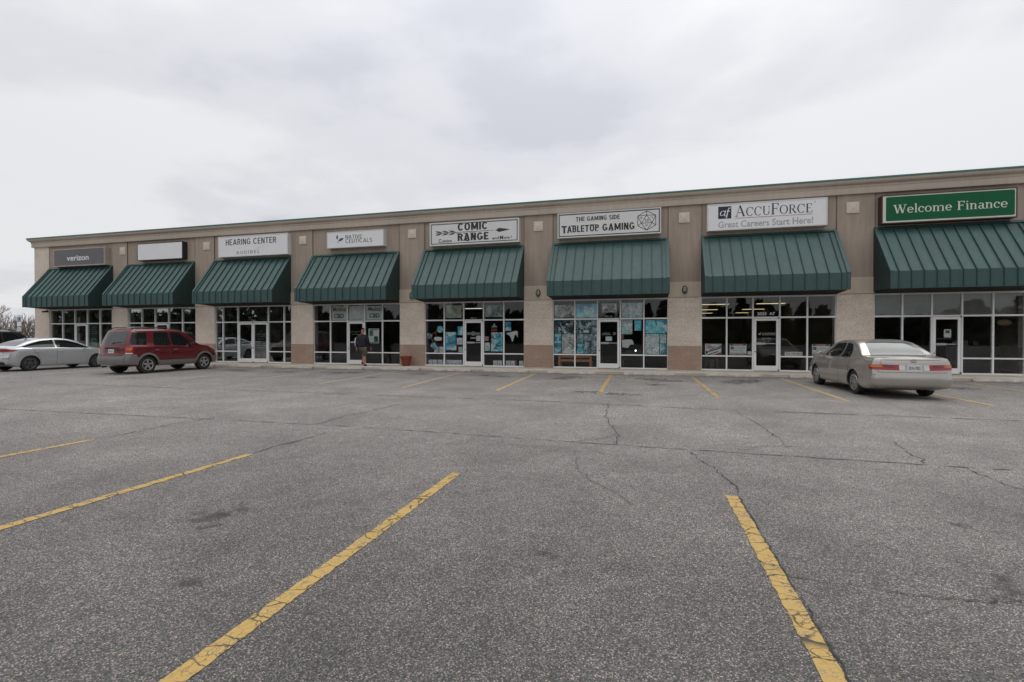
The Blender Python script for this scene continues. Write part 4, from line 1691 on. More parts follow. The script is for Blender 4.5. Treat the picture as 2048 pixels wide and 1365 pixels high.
# white board leaning in the pane, and a lit lamp
b = MB()
b.prism([(-.84, 1.05), (-.60, 1.02), (-.52, 1.16), (-.36, 1.17), (-.40, 1.32), (-.46, 1.385), (-.86, 1.375)], PY + .05, PY + .06, 'y')
tag(b.build('white_board', PAPER, loc=(-.6, PY + .05, 1.02)), 'tilted white board standing in the dark pane by the door', 'board')
b = MB()
b.lathe([(.0, -.038), (.027, -.027), (.038, 0), (.027, .027), (.0, .038)], 16, axis='z', c=(-.29, PY + .35, .90))
o = b.build('table_lamp', mat('lit bulb', (1.0, .98, .92), .5, emit=3.0, var=0), loc=(-.29, PY + .35, .85), smooth=True)
tag(o, 'small bright lit bulb low in the pane under the tilted white board', 'lamp')
b = MB()
b.box(-.86, .0, PY + .25, PY + .7, .74, .80)
b.box(-.7, -.45, PY + .3, PY + .5, .80, .90, bev=.02)
b.box(-.2, -.02, PY + .3, PY + .5, .80, .95, bev=.02)
for x in (-.82, -.05):
    b.box(x, x + .04, PY + .3, PY + .34, .13, .739)
tag(b.build('display_table', mat('dark display', (.05, .07, .075), .6), loc=(-.43, PY + .47, .13)), 'dark display table carrying a lit bulb behind the glass', 'table')
# bench behind the glass
bx0, bx1, by = -3.62, -2.15, SF + .12
t = empty('wooden_bench', ((bx0 + bx1) / 2, by + .2, .13))
tag(t, 'orange brown wooden bench seen from behind through the low panes', 'bench')
for nm, (z0, z1) in (('back_rail', (.58, .76)), ('back_rail', (.40, .50))):
    b = MB()
    b.box(bx0 + .09, bx1 - .09, by, by + .04, z0, z1, bev=.006)
    local(t, b.build(nm, WOOD))
b = MB()
b.box(bx0 + .02, bx1 - .02, by + .06, by + .5, .40, .44, bev=.006)
local(t, b.build('seat', WOOD))
for x in (bx0, bx1 - .09):
    for yy, zt in ((by - .01, .78), (by + .45, .40)):
        b = MB()
        b.box(x, x + .09, yy, yy + .06, .13, zt, bev=.008)
        local(t, b.build('leg', WOOD))
# storage boxes
BOXM = mat('white card', (.80, .81, .84), .7, var=.05)
BOXH = mat('box hand hole', (.03, .03, .03), .8)
box0 = None
spots = [(-9.90 + .235 * i + (.03 if i > 1 else 0), .27) for i in range(4)] + [(-8.99, .27), (-8.80, .27), (-8.60, .27), (-8.40, .27)] + [(-6.66, .26), (-6.44, .27)] + [(-6.05, .26), (-5.82, .26), (-5.42, .26)]
spots = [(x, .135) for x, _ in spots] + [(-9.60, .76), (-9.33, .76), (-8.36, .76)]
ords = ['first', 'second', 'third', 'fourth', 'fifth', 'sixth', 'seventh', 'eighth', 'ninth', 'tenth', 'eleventh', 'twelfth', 'thirteenth', 'fourteenth', 'fifteenth', 'sixteenth']
shelf_y = SF + .10
for i, (x, z) in enumerate(spots):
    if box0 is None:
        r_ = empty('storage_box', (x, shelf_y + .1, z))
        b = MB()
        b.box(-.0, .19, -.06, .30, 0, .235)
        b.box(-.006, .196, -.066, .306, .20, .262, bev=.004)
        b.build('box_body', BOXM, r_)
        b = MB()
        b.box(.062, .128, -.064, -.061, .10, .125)
        b.build('hand_hole', BOXH, r_)
        box0 = r_
        o = r_
    else:
        o = copy_tree(box0)
        o.location = (x, shelf_y + .1, z)
    if i < 13:
        tag(o, '%s white storage box on the floor, counted from the red planter' % ords[i], 'box', 'white storage boxes behind the glass')
    else:
        tag(o, '%s white storage box on the dark shelf, counted from the red planter' % ords[i - 13], 'box', 'white storage boxes behind the glass')
t = empty('display_shelf', (-9.0, SF + .3, .13))
tag(t, 'low dark shelf carrying white boxes behind the arrow sign windows', 'shelf')
b = MB()
b.box(-9.92, -8.14, SF + .12, SF + .5, .73, .755)
local(t, b.build('shelf_board', mat('dark shelf', (.05, .05, .05), .7)))
for x in (-9.9, -8.19):
    b = MB()
    b.box(x, x + .03, SF + .46, SF + .5, .13, .729)
    local(t, b.build('leg', DARKM))
# employment shop
poster(2.48, 3.094, .765, 1.213, 'grey', 'white hiring board with a slanted navy banner behind the glass', cat='sign', name='window_sign', m=PAPER)


def attach(o, mb, m, name):
    q = mb.build(name, m, fix=False)
    local(o, q)
    return q


o = [q for q in COL.objects if q.get('label', '').startswith('white hiring board')][0]
b = MB()
fit_text(b, 'NOW', 2.52, 2.72, 1.115, 1.185, PY - .002, bold=.02, shear=.25)
fit_text(b, 'HIRING', 2.53, 2.86, 1.01, 1.115, PY - .002, bold=.03, shear=.25)
attach(o, b, REDV, 'lettering')
b = MB()
b.face([(2.58, PY - .002, .86), (3.06, PY - .002, 1.02), (3.09, PY - .002, 1.14), (2.64, PY - .002, .97)])
b.face([(2.50, PY - .002, .80), (2.58, PY - .002, .80), (2.58, PY - .002, .92), (2.50, PY - .002, .92)])
b.face([(2.56, PY - .0025, .768), (2.66, PY - .0025, .768), (2.99, PY - .0025, .885), (2.97, PY - .0025, .915)])
for x, z in ((2.93, 1.17), (3.02, 1.175)):
    b.face([(x, PY - .002, z - .018), (x + .025, PY - .002, z), (x, PY - .002, z + .018), (x - .025, PY - .002, z)])
attach(o, b, NAVY, 'navy_banner')
b = MB()
vs, fs = text_mesh('ACCUFORCE', bold=.02)
mx_ = max(v[0] for v in vs)
i0 = len(b.v)
for v in vs:
    b.v.append((2.64 + v[0] / mx_ * .40, PY - .0035, .925 + v[0] / mx_ * .118 + v[1] * .085))
for f in fs:
    b.f.append(tuple(i0 + j for j in f))
    b.mi.append(0)
attach(o, b, PAPER, 'banner_lettering')
b = MB()
b.face([(2.80, PY - .003, .768), (3.088, PY - .003, .768), (3.088, PY - .003, .87), (3.0, PY - .003, .84)])
attach(o, b, REDV, 'red_corner')
for x0, x1, lab in ((3.412, 4.038, 'red edged white hiring sign beside the shop door'), (6.384, 7.003, 'red edged white hiring sign partly behind the beige car')):
    o = poster(x0, x1, .76, 1.212, 'grey', lab, cat='sign', name='window_sign', m=PAPER)
    b = MB()
    y_ = PY - .002
    b.face([(x0 + .02, y_, 1.145), (x1 - .02, y_, 1.145), (x1 - .02, y_, 1.205), (x0 + .02, y_, 1.205)])
    b.face([(x0 + .02, y_, .765), (x1 - .02, y_, .765), (x1 - .02, y_, .825), (x0 + .02, y_, .825)])
    attach(o, b, REDV, 'red_bar')
    b = MB()
    for xx in (x0 + .02, x1 - .10):
        b.face([(xx, y_ - .001, 1.147), (xx + .08, y_ - .001, 1.147), (xx + .08, y_ - .001, 1.203), (xx, y_ - .001, 1.203)])
    b.face([(x0 + .04, y_, .99), (x0 + .15, y_, .99), (x0 + .15, y_, 1.10), (x0 + .04, y_, 1.10)])
    attach(o, b, NAVY, 'navy_mark')
    b = MB()
    fit_text(b, 'NOW HIRING', x0 + .14, x1 - .14, 1.158, 1.192, y_ - .001, bold=.02)
    fit_text(b, 'af', x0 + .06, x0 + .13, 1.01, 1.08, y_ - .001, bold=.0, shear=.3)
    fit_text(b, 'APPLY TODAY', x0 + .05, x1 - .05, .778, .812, y_ - .001, bold=.03)
    attach(o, b, PAPER, 'white_lettering')
    b = MB()
    fit_text(b, 'ACCUFORCE', x0 + .18, x1 - .06, 1.01, 1.07, y_, bold=-.01)
    fit_text(b, 'Now Hiring', x0 + .15, x1 - .15, .91, .965, y_, bold=0)
    fit_text(b, 'great careers start here', x0 + .05, x1 - .05, .85, .885, y_, bold=0)
    attach(o, b, INKG, 'grey_lettering')
poster(4.079, 4.224, .783, .917, 'grey', 'small square white card beside the red edged hiring sign', cat='notice', name='window_notice', m=PAPER)
o = poster(5.424, 6.051, .757, .907, 'grey', 'white strip sign with a phone number in red', cat='sign', name='window_sign', m=PAPER)
b = MB()
fit_text(b, '828-759-0003', 5.455, 6.02, .785, .88, PY - .002, bold=.012)
attach(o, b, mat('red ink', (.34, .07, .07), .5), 'lettering')


def vinyl(lines, label, m=PAPER, y=PY - .024):
    b = MB()
    for (s, x0, x1, z0, z1, bo) in lines:
        fit_text(b, s, x0, x1, z0, z1, y, bold=bo)
    l = lines[0]
    o = b.build('vinyl_lettering', m, loc=((l[1] + l[2]) / 2, y, min(q[3] for q in lines)), fix=False)
    tag(o, label, 'lettering')


VG = mat('grey white vinyl', (.42, .43, .43), .5)
vinyl([('2025  A7', 4.424, 5.065, 2.36, 2.475, .02)], 'white street number lettering over the door of the navy emblem shop', y=SF - .008)
vinyl([('2025  A6', -1.582, -1.273, 2.355, 2.415, .02)], 'small white street number over the door of the ' + DI, VG, y=SF - .008)
vinyl([('2025  A5', -7.706, -7.41, 2.34, 2.395, .02)], 'small white street number over the door of the ' + AR, VG, y=SF - .008)
vinyl([('2025  A4', -13.95, -13.45, 2.335, 2.435, .02)], 'small white street number over the door where the man walks', VG, y=SF - .008)
vinyl([('2025  A3', -19.98, -19.70, 2.335, 2.40, .02)], 'small white street number over the double doors', VG, y=SF - .008)
vinyl([('2025  A8', 10.42, 10.983, 2.32, 2.385, .02)], 'dull street number over the door of the green sign shop', mat('dull vinyl', (.20, .18, .15), .5), y=SF - .008)
vinyl([('ACCUFORCE', 4.60, 5.09, 1.60, 1.66, .01), ('af', 4.47, 4.57, 1.575, 1.67, .01), ('EMPLOYMENT SERVICES', 4.60, 5.08, 1.565, 1.588, .03)], 'white name lettering on the door of the navy emblem shop')
vinyl([('MONDAY - FRIDAY', 4.60, 4.93, 1.43, 1.455, .02), ('8:00 AM - 5:00 PM', 4.60, 4.94, 1.36, 1.385, .02), ('828-759-0003', 4.65, 4.88, 1.295, 1.32, .02)], 'white opening hours lettering on the door of the navy emblem shop')
vinyl([('HEARING CENTER', -19.70, -19.08, 1.60, 1.66, .02), ('AUDIBEL', -19.68, -19.10, 1.49, 1.56, .0), ('828-754-0770', -19.60, -19.20, 1.35, 1.40, .02), ('HOURS', -19.62, -19.35, 1.19, 1.23, .03), ('Monday - Friday', -19.65, -19.12, 1.10, 1.15, .02), ('9:00am - 5:00pm', -19.67, -19.08, 1.0, 1.05, .02), ('Sat by Appt', -19.60, -19.2, .90, .95, .02)], 'white hours and name lettering on the double doors')
b = MB()
b.face([(-19.45, PY - .024, 1.74), (-19.33, PY - .024, 1.74), (-19.33, PY - .024, 1.85)])
tag(b.build('vinyl_mark', VG, loc=(-19.39, PY - .024, 1.74)), 'small grey triangle mark above the lettering of the double doors', 'lettering')
vinyl([('NATIVE CEUTICALS', -14.08, -13.4, 1.72, 1.77, .02), ('Hemp & Wellness', -13.98, -13.5, 1.59, 1.64, .02)], 'pale shop lettering on the door the man walks to', VG)
# leaf sign shop: transom film whitened for the reflected sky, with hand lettering
TRANSL = mat('window film with sky reflection', (.80, .83, .80), .6, var=.06)
a4, c4 = BAYS[4]
s4 = .97
pan = []
for i in (1, 2, 3, 4):
    if i == 4:
        continue
    o = boxobj('window_film', TRANSL, a4 + s4 * i + .05, a4 + s4 * (i + 1) - .05, PY + .012, PY + .015, 2.33, 3.02, loc=(a4 + s4 * (i + .5), PY + .012, 2.33))
    tag(o, ['', 'backing film painted white with reflected sky, lettered in green, before the door', 'plain backing film painted white with reflected sky, over the door', 'backing film painted white with reflected sky, lettered in green, past the door', ''][i], 'film', 'white films in the transoms')
    pan.append(o)
HAND = mat('green marker', (.05, .12, .115), .6)
for o, x0, lab in ((pan[0], -15.04, 0), (pan[2], -13.05, 1)):
    b = MB()
    fit_text(b, 'Medical', x0, x0 + .72, 2.76, 2.96, PY - .002, bold=.01, shear=.05)
    attach(o, b, mat('grey marker', (.15, .17, .17), .6), 'hand_lettering')
    b = MB()
    fit_text(b, 'CBD', x0 + .06, x0 + .62, 2.43, 2.65, PY - .002, bold=.02, shear=.08)
    attach(o, b, HAND, 'hand_lettering')
o = poster(-13.043, -12.466, 1.175, 1.897, 'grey', 'white framed poster with green squares in the window beside the man', m=PAPER)
b = MB()
b.face([(-12.99, PY - .002, 1.54), (-12.78, PY - .002, 1.54), (-12.78, PY - .002, 1.80), (-12.99, PY - .002, 1.80)])
b.face([(-12.74, PY - .002, 1.24), (-12.52, PY - .002, 1.24), (-12.52, PY - .002, 1.52), (-12.74, PY - .002, 1.52)])
attach(o, b, art_mat('green print', [(.02, .05, .02), (.04, .14, .06), (.10, .26, .10)], 5, 3), 'green_square')
b = MB()
b.face([(-12.98, PY - .002, 1.82), (-12.53, PY - .002, 1.82), (-12.53, PY - .002, 1.86), (-12.98, PY - .002, 1.86)])
b.face([(-12.98, PY - .002, 1.20), (-12.53, PY - .002, 1.20), (-12.53, PY - .002, 1.225), (-12.98, PY - .002, 1.225)])
attach(o, b, INK, 'dark_bar')
# green sign shop: blinds board behind the transoms, notice, closed sign
a8, c8 = BAYS[8]
s8 = (c8 - a8) / 5
b = MB()
BULK = mat('grey bulkhead', (.30, .30, .28), .9)
b.box(a8 + .02, c8 - .02, SF + .35, SF + .40, 2.26, 3.34)
part('bulkhead', BULK, b)
o = poster(10.675, 10.896, 1.473, 1.775, 'grey', 'white notice with a dark block taped to the door of the green sign shop', y=PY - .02, cat='notice', name='door_notice', m=PAPER)
b = MB()
b.face([(10.72, PY - .023, 1.63), (10.85, PY - .023, 1.63), (10.85, PY - .023, 1.735), (10.72, PY - .023, 1.735)])
attach(o, b, INKG, 'dark_block')
b = MB()
b.box(10.50, 11.10, SF + .35, SF + .6, 1.40, 1.44)
tag(b.build('counter_tray', mat('grey tray', (.12, .12, .13), .5), loc=(10.8, SF + .5, 1.4)), 'thin grey tray seen through the door of the green sign shop', 'tray')
t = empty('closed_sign', (12.54, SF + .10, 1.90))
tag(t, 'dim oval closed sign hanging in the window of the green sign shop', 'sign')
b = MB()
pts = [(12.54 + .225 * math.cos(q), 2.01 + .115 * math.sin(q)) for q in [2 * math.pi * i / 32 for i in range(32)]]
b.prism(pts, SF + .10, SF + .13, 'y')
local(t, b.build('sign_board', mat('dark sign board', (.035, .03, .025), .5)))
b = MB()
fit_text(b, 'CLOSED', 12.37, 12.71, 1.96, 2.07, SF + .096, bold=.02)
local(t, b.build('lettering', mat('amber tube', (.34, .19, .04), .5), fix=False))
b = MB()
pl = []
_arc(pl, 12.54, 2.01, .21, .10, 0, 360, .012, .012, 28)
for p in pl:
    b.face([(q.x, SF + .096, q.y) for q in p])
local(t, b.build('sign_rim', mat('dull amber', (.20, .11, .03), .5), fix=False))
for i, (x0, x1, z0, z1, col, lab) in enumerate(((11.55, 11.82, 1.18, 1.33, (.10, .11, .115), 'grey monitor on the counter of the green sign shop'), (11.87, 12.05, 1.14, 1.36, (.09, .08, .075), 'dark payment machine on the counter of the green sign shop'), (12.22, 12.37, 1.18, 1.33, (.05, .065, .09), 'bluish box on the counter of the green sign shop'))):
    t = boxobj('counter_device', mat('device %d' % i, col, .5), x0, x1, SF + 1.2, SF + 1.5, z0, z1, loc=((x0 + x1) / 2, SF + 1.3, z0), bev=.01)
    tag(t, lab, 'device')
b = MB()
b.box(11.3, 13.0, SF + 1.1, SF + 1.8, .13, 1.139)
tag(b.build('counter', mat('dark counter', (.05, .048, .045), .7), loc=(12.1, SF + 1.4, .13)), 'long dark counter behind the windows of the green sign shop', 'counter')
# phone shop window strip, chairs
b = MB()
for i in range(6):
    b.box(-31.42, -30.98, PY, PY + .003, 2.16 - i * .13, 2.22 - i * .13)
b.box(-31.45, -30.98, PY + .004, PY + .006, .9, 1.42)
tag(b.build('window_decal', mat('pale teal decal', (.28, .42, .42), .5), loc=(-31.2, PY, .9)), 'striped pale teal decal in the window behind the red car', 'decal')
b = MB()
b.box(-32.42, -32.30, PY - .02, PY - .017, 1.20, 1.72)
tag(b.build('door_decal', PAPER, loc=(-32.36, PY, 1.2)), 'narrow white strip notice on the door behind the silver car', 'notice')
for i, x in enumerate((2.55, 2.80)):
    t = empty('visitor_chair', (x + .2, SF + .5, .13))
    tag(t, ['metal legged chair behind the low pane, beside the pier', 'metal legged chair behind the low pane, one in from the pier'][i], 'chair', 'waiting chairs behind the glass')
    CH = mat('chrome leg', (.45, .45, .45), .25, metal=.9)
    SE = mat('dark seat', (.02, .02, .022), .8)
    for dx, lean in ((0, .05), (.22, -.03)):
        for dy in (.0, .36):
            b = MB()
            b.tube([(x + dx, SF + .3 + dy, .13), (x + dx + lean, SF + .32 + dy, .58)], .010, 6)
            local(t, b.build('leg', CH, smooth=True))
    b = MB()
    b.box(x + .0, x + .26, SF + .28, SF + .70, .58, .64, bev=.015)
    local(t, b.build('seat', SE))
    b = MB()
    b.box(x + .0, x + .26, SF + .26, SF + .30, .70, .95, bev=.012)
    local(t, b.build('backrest', SE))
b = MB()
b.lathe([(0, 0), (.12, 0), (.14, .02), (.12, .045), (0, .045)], 24, axis='x', c=(BAYS[7][1] + .34, SF + 1.6, 1.75))
o = b.build('wall_clock', mat('black clock', (.015, .015, .015), .4), loc=(BAYS[7][1] + .36, SF + 1.6, 1.75), smooth=True)
tag(o, 'round black clock on the inner wall of the navy emblem shop', 'clock')

# fluorescent ceiling lights that show through the transoms
TUBE = mat('warm tube light', (1.0, .80, .42), .5, var=0, emit=.85)
TUBEW = mat('white tube light', (1.0, .95, .85), .5, var=0, emit=.9)


def clight(x0, x1, y, m, label, dw=.14, CZ=3.30):
    k = (CZ - 1.518) / 1.482
    x0, x1, y = x0 * k, x1 * k, y * k
    t = empty('ceiling_light', ((x0 + x1) / 2, y, CZ))
    tag(t, label, 'light', 'fluorescent lights on the shop ceilings')
    b = MB()
    b.box(x0, x1, y - dw, y + dw, CZ, CZ + .012)
    local(t, b.build('diffuser', m))
    b = MB()
    b.box(x0 - .03, x1 + .03, y - dw - .03, y + dw + .03, CZ + .0125, CZ + .05)
    local(t, b.build('light_housing', WFRAME))


L7 = [(2.58, 3.69, 20.3), (2.35, 3.85, 24.5), (2.4, 4.03, 29.3), (2.9, 4.3, 33.6), (4.80, 5.89, 20.3), (5.04, 6.2, 24.5), (5.33, 6.6, 29.4), (5.72, 6.93, 33.6)]
for i, (a, c, y) in enumerate(L7):
    row = ['first', 'second', 'third', 'last'][i % 4]
    clight(a, c, y, TUBE, 'yellowish ceiling light, %s row back, %s the door line of the navy emblem shop' % (row, 'before' if i < 4 else 'past'), .14 + .02 * (i % 4))
clight(-9.25, -8.31, 24.8, TUBEW, 'warm ceiling light above the door of the arrow sign shop', .14, 3.06)
clight(-9.7, -9.1, 31.0, TUBEW, 'thin pale ceiling light deep inside the arrow sign shop', .12, 3.06)
clight(-23.28, -22.5, 20.5, TUBEW, 'bright ceiling light at the corner of the blank sign shop', .10, 3.12)

# ------------------------------------------------------------------ wheel stops and planter
stops = [(-17.28, -15.38), (-14.3, -12.45), (-12.7 + .9, -10.75 + .9), (-9.0, -7.1), (-6.55, -4.55), (-3.70, -1.75), (-.70, 1.20), (2.30, 4.20), (5.15, 7.0), (7.9, 9.8), (10.6, 12.5), (-20.3, -18.4), (-23.2, -21.3)]
stops = [(-16.75, -14.9), (-14.15, -12.3), (-11.45, -9.5), (-8.95, -7.05), (-6.48, -4.55), (-3.72, -1.80), (-.70, 1.20), (2.30, 4.20), (5.15, 7.0), (7.9, 9.8), (10.6, 12.5), (-19.7, -17.8), (-22.6, -20.7)]
names = ['in front of the pier past the double doors', 'before the leaf sign shop, nearer the double doors', 'behind the walking man', 'beside the red planter', 'before the door of the arrow sign shop', 'before the bench window of the die sign shop',
         'before the door of the die sign shop', 'before the navy emblem shop', 'under the nose of the beige car', 'before the green sign shop door', 'at the far end before the green sign shop', 'before the double doors', 'under the nose of the red car']
for i, (x0, x1) in enumerate(stops):
    y = 19.70 + .02 * ((i * 7) % 5 - 2)
    b = MB()
    pr = [(-.085, .006), (-.085, .045), (-.05, .105), (.05, .105), (.085, .045), (.085, .006)]
    r = random.Random(i)
    n = 16
    rings = []
    for k in range(n + 1):
        t = k / n
        e = .03 if k in (0, n) else 0
        rings.append([(x0 + (x1 - x0) * t, y + p * (1 - e * 3) + r.uniform(-.006, .006), max(.006, q * (1 - e * 2) + (r.uniform(-.006, .006) if q > .02 else 0))) for p, q in pr])
    for a, c in zip(rings[:-1], rings[1:]):
        for k in range(6):
            b.quad(a[k], a[(k + 1) % 6], c[(k + 1) % 6], c[k])
    b.face(rings[0])
    b.face(rings[-1][::-1])
    o = b.build('wheel_stop', STOPC, loc=((x0 + x1) / 2, y, .006))
    tag(o, 'weathered concrete wheel stop ' + names[i], 'wheel stop', 'concrete wheel stops along the kerb')

TERRA = mat('red clay pot', (.20, .038, .025), .65, var=.12, vs=6)
t = empty('planter_pot', (-10.72, 20.85, .13))
tag(t, 'red clay planter pot on the walk against the brick pier', 'planter')
b = MB()
b.lathe([(.0, .0), (.17, .0), (.18, .02), (.245, .36), (.27, .36), (.278, .38), (.278, .45), (.262, .465), (.245, .45), (.235, .40), (.0, .40)], 36, c=(-10.72, 20.85, .13))
local(t, b.build('pot', TERRA, smooth=True))
b = MB()
b.lathe([(0, .405), (.15, .41), (.236, .402)], 24, c=(-10.72, 20.85, .13))
local(t, b.build('soil', mat('potting soil', (.03, .022, .016), .95, bump=.8, bs=60), smooth=True))


# ------------------------------------------------------------------ cars
def interp(xs, ys, x):
    """monotone cubic"""
    xs, ys = np.array(xs, float), np.array(ys, float)
    d = np.diff(ys) / np.diff(xs)
    m = np.zeros(len(xs))
    m[0], m[-1] = d[0], d[-1]
    for i in range(1, len(xs) - 1):
        m[i] = 0 if d[i - 1] * d[i] <= 0 else 2 * d[i - 1] * d[i] / (d[i - 1] + d[i])
    i = int(np.clip(np.searchsorted(xs, x) - 1, 0, len(xs) - 2))
    h = xs[i + 1] - xs[i]
    t = np.clip((x - xs[i]) / h, 0, 1)
    return float((2 * t**3 - 3 * t**2 + 1) * ys[i] + (t**3 - 2 * t**2 + t) * h * m[i] + (-2 * t**3 + 3 * t**2) * ys[i + 1] + (t**3 - t**2) * h * m[i + 1])


def smoothstep(t):
    t = min(1, max(0, t))
    return t * t * (3 - 2 * t)


class Car:
    def __init__(s, name, X, Y, rz, label, cat, sp, paint):
        s.sp, s.paint = sp, paint
        s.root = empty(name, (X, Y, 0), rz)
        tag(s.root, label, cat)
        s.make_body()

    def section(s, y):
        sp = s.sp
        zt = interp(*sp['top'], y)
        zb = interp(*sp['bot'], y)
        zB = min(interp(*sp['belt'], y), zt - .03)
        w = sp['W'] * interp(*sp['plan'], y)
        gh = zt - zB
        wb = w * .95
        wt = wb - sp['tumble'] * gh
        r = min(.10, gh * .45)
        pts = [(0, zb), (.78 * w, zb), (.92 * w, zb + .015), (.965 * w, zb + .07), (.99 * w, zb + .30 * (zB - zb)), (w, zb + .55 * (zB - zb)), (.997 * w, zb + .75 * (zB - zb)), (.98 * w, zB - .05), (.962 * w, zB - .012), (wb, zB)]
        for t in (.25, .55):
            pts.append((wb + (wt - wb) * t, zB + (gh - r) * t))
        wr = wb + (wt - wb) * ((gh - r) / gh)
        pts += [(wr, zt - r), (wr - .18 * r, zt - .55 * r), (wr - .55 * r, zt - .2 * r), (wr - 1.2 * r, zt - .02 * r), (wr * .55, zt + .012), (0, zt + .018)]
        return pts

    def zm(s, z):
        k, c = s.sp.get('zs', (1.0, .72))
        return z if z < c else c + (z - c) * k

    def shear(s, x, y, z):
        sp = s.sp
        L0, L1 = sp['y0'], sp['y1']
        k = smoothstep((L0 + .75 - y) / .75)
        dy = 0
        if k > 0:
            dy += k * (interp(*sp['rear'], z) + sp['sweep'] * min(1, abs(x) / sp['W']) ** 3.2)
        k = smoothstep((y - L1 + .75) / .75)
        if k > 0:
            dy -= k * (interp(*sp['front'], z) + sp['sweep'] * 1.6 * min(1, abs(x) / sp['W']) ** 2.6)
        return y + dy

    def make_body(s):
        sp = s.sp
        L0, L1 = sp['y0'], sp['y1']
        n = 84
        ys = [L0 + (L1 - L0) * (.5 - .5 * math.cos(math.pi * (.03 + .94 * i / (n - 1)))) for i in range(n)]
        ys[0], ys[-1] = L0, L1
        b = MB()
        rings = []
        for y in ys:
            p = s.section(y)
            ring = p + [(-a, c) for a, c in p[-2:0:-1]]
            rings.append([(x, s.shear(x, y, z), s.zm(z)) for x, z in ring])
        m = len(rings[0])
        for a, c in zip(rings[:-1], rings[1:]):
            for j in range(m):
                b.quad(a[j], c[j], c[(j + 1) % m], a[(j + 1) % m])
        for end, y in ((0, L0), (-1, L1)):
            p = s.section(y)
            cols = 14
            grid = []
            for (x, z) in p[1:-1]:
                row = []
                for c in range(cols + 1):
                    xx = -x + 2 * x * c / cols
                    row.append((xx, s.shear(xx, y, z), s.zm(z)))
                grid.append(row)
            for r0, r1 in zip(grid[:-1], grid[1:]):
                for c in range(cols):
                    b.quad(r0[c], r0[c + 1], r1[c + 1], r1[c])
            x, z = p[-1]
            b.face(grid[-1] + [(0, s.shear(0, y, z), s.zm(z))])
            b.face([(0, s.shear(0, y, p[0][1]), p[0][1])] + grid[0][::-1])
        me = bpy.data.meshes.new('body')
        me.from_pydata(b.v, [], b.f)
        bm = bmesh.new()
        bm.from_mesh(me)
        bmesh.ops.remove_doubles(bm, verts=bm.verts, dist=2e-4)
        bmesh.ops.recalc_face_normals(bm, faces=bm.faces)
        bm.to_mesh(me)
        s.bvh = BVHTree.FromBMesh(bm)
        bm.free()
        me.materials.append(s.paint)
        me.materials.append(BLACK)
        ob = bpy.data.objects.new('body', me)
        COL.objects.link(ob)
        # wheel arches
        for yw in (sp['ra'], sp['fa']):
            for sg in (1, -1):
                c = MB()
                R_ = sp['arch']
                q = [(yw + R_ * math.cos(2 * math.pi * i / 40), sp['wr'] + R_ * .99 * math.sin(2 * math.pi * i / 40)) for i in range(40)]
                c.prism(q, sg * (sp['W'] - .30), sg * (sp['W'] + .3), 'x', 1)
                co = c.build('cut', [s.paint, BLACK])
                for f in co.data.polygons:
                    f.material_index = 1
                md = ob.modifiers.new('b', 'BOOLEAN')
                md.operation = 'DIFFERENCE'
                md.solver = 'EXACT'
                md.object = co
                dg = bpy.context.evaluated_depsgraph_get()
                nm = bpy.data.meshes.new_from_object(ob.evaluated_get(dg))
                ob.modifiers.clear()
                ob.data = nm
                bpy.data.objects.remove(co)
        me = ob.data
        bm = bmesh.new()
        bm.from_mesh(me)
        for f in bm.faces:
            f.smooth = True
        for ed in bm.edges:
            if len(ed.link_faces) == 2 and (ed.calc_face_angle(0) > R(38) or ed.link_faces[0].material_index != ed.link_faces[1].material_index):
                ed.smooth = False
        bm.to_mesh(me)
        bm.free()
        ob.name = 'body'
        ob.parent = s.root
        s.body = ob

    def hit(s, plane, u, v):
        if plane[0] == 'K':
            sg = 1 if plane[1] == 'R' else -1
            A = R(s.sp.get('ka', 45))
            ax, d = Vector((math.cos(A) * sg, math.sin(A), 0)), Vector((-math.sin(A) * sg, math.cos(A), 0))
            o = ax * u - d * 4 + Vector((0, 0, v))
        elif plane in 'RL':
            sg = 1 if plane == 'R' else -1
            o, d = Vector((sg * 3, u, v)), Vector((-sg, 0, 0))
        elif plane in 'BF':
            sg = -1 if plane == 'B' else 1
            o, d = Vector((u, sg * 5, v)), Vector((0, -sg, 0))
        else:
            o, d = Vector((u, v, 4)), Vector((0, 0, -1))
        h = s.bvh.ray_cast(o, d)
        if h[0] is None:
            g = o + d * 3 if plane[0] == 'K' else {'R': Vector((s.sp['W'], u, v)), 'L': Vector((-s.sp['W'], u, v)), 'B': Vector((u, s.sp['y0'], v)), 'F': Vector((u, s.sp['y1'], v)), 'T': Vector((u, v, 1.2))}[plane]
            h = s.bvh.find_nearest(g)
        return h[0], h[1], d

    def patch(s, mb, poly, plane, off, m=0, step=.05, sink=.012):
        """a panel that follows the body: outline in side (y,z), end (x,z) or top (x,y) view"""
        bm = bmesh.new()
        if plane != 'T':
            poly = [(p[0], s.zm(p[1])) for p in poly]
        vs = [bm.verts.new((p[0], p[1], 0)) for p in poly]
        bm.faces.new(vs)
        xs, zs = [p[0] for p in poly], [p[1] for p in poly]
        for a, lo, hi in ((0, min(xs), max(xs)), (1, min(zs), max(zs))):
            k = int((hi - lo) / step)
            for i in range(1, k + 1):
                c = [0, 0, 0]
                c[a] = lo + (hi - lo) * i / (k + 1)
                nn = [0, 0, 0]
                nn[a] = 1
                bmesh.ops.bisect_plane(bm, geom=bm.verts[:] + bm.edges[:] + bm.faces[:], plane_co=c, plane_no=nn, dist=1e-6)
        bm.verts.index_update()
        outp, inp = [], []
        for v in bm.verts:
            h, nrm, d = s.hit(plane, v.co.x, v.co.y)
            q = (nrm * .75 - d * .25).normalized()
            outp.append(h + q * off)
            inp.append(h - q * sink)
        i0 = len(mb.v)
        nv = len(outp)
        mb.v += [tuple(p) for p in outp] + [tuple(p) for p in inp]
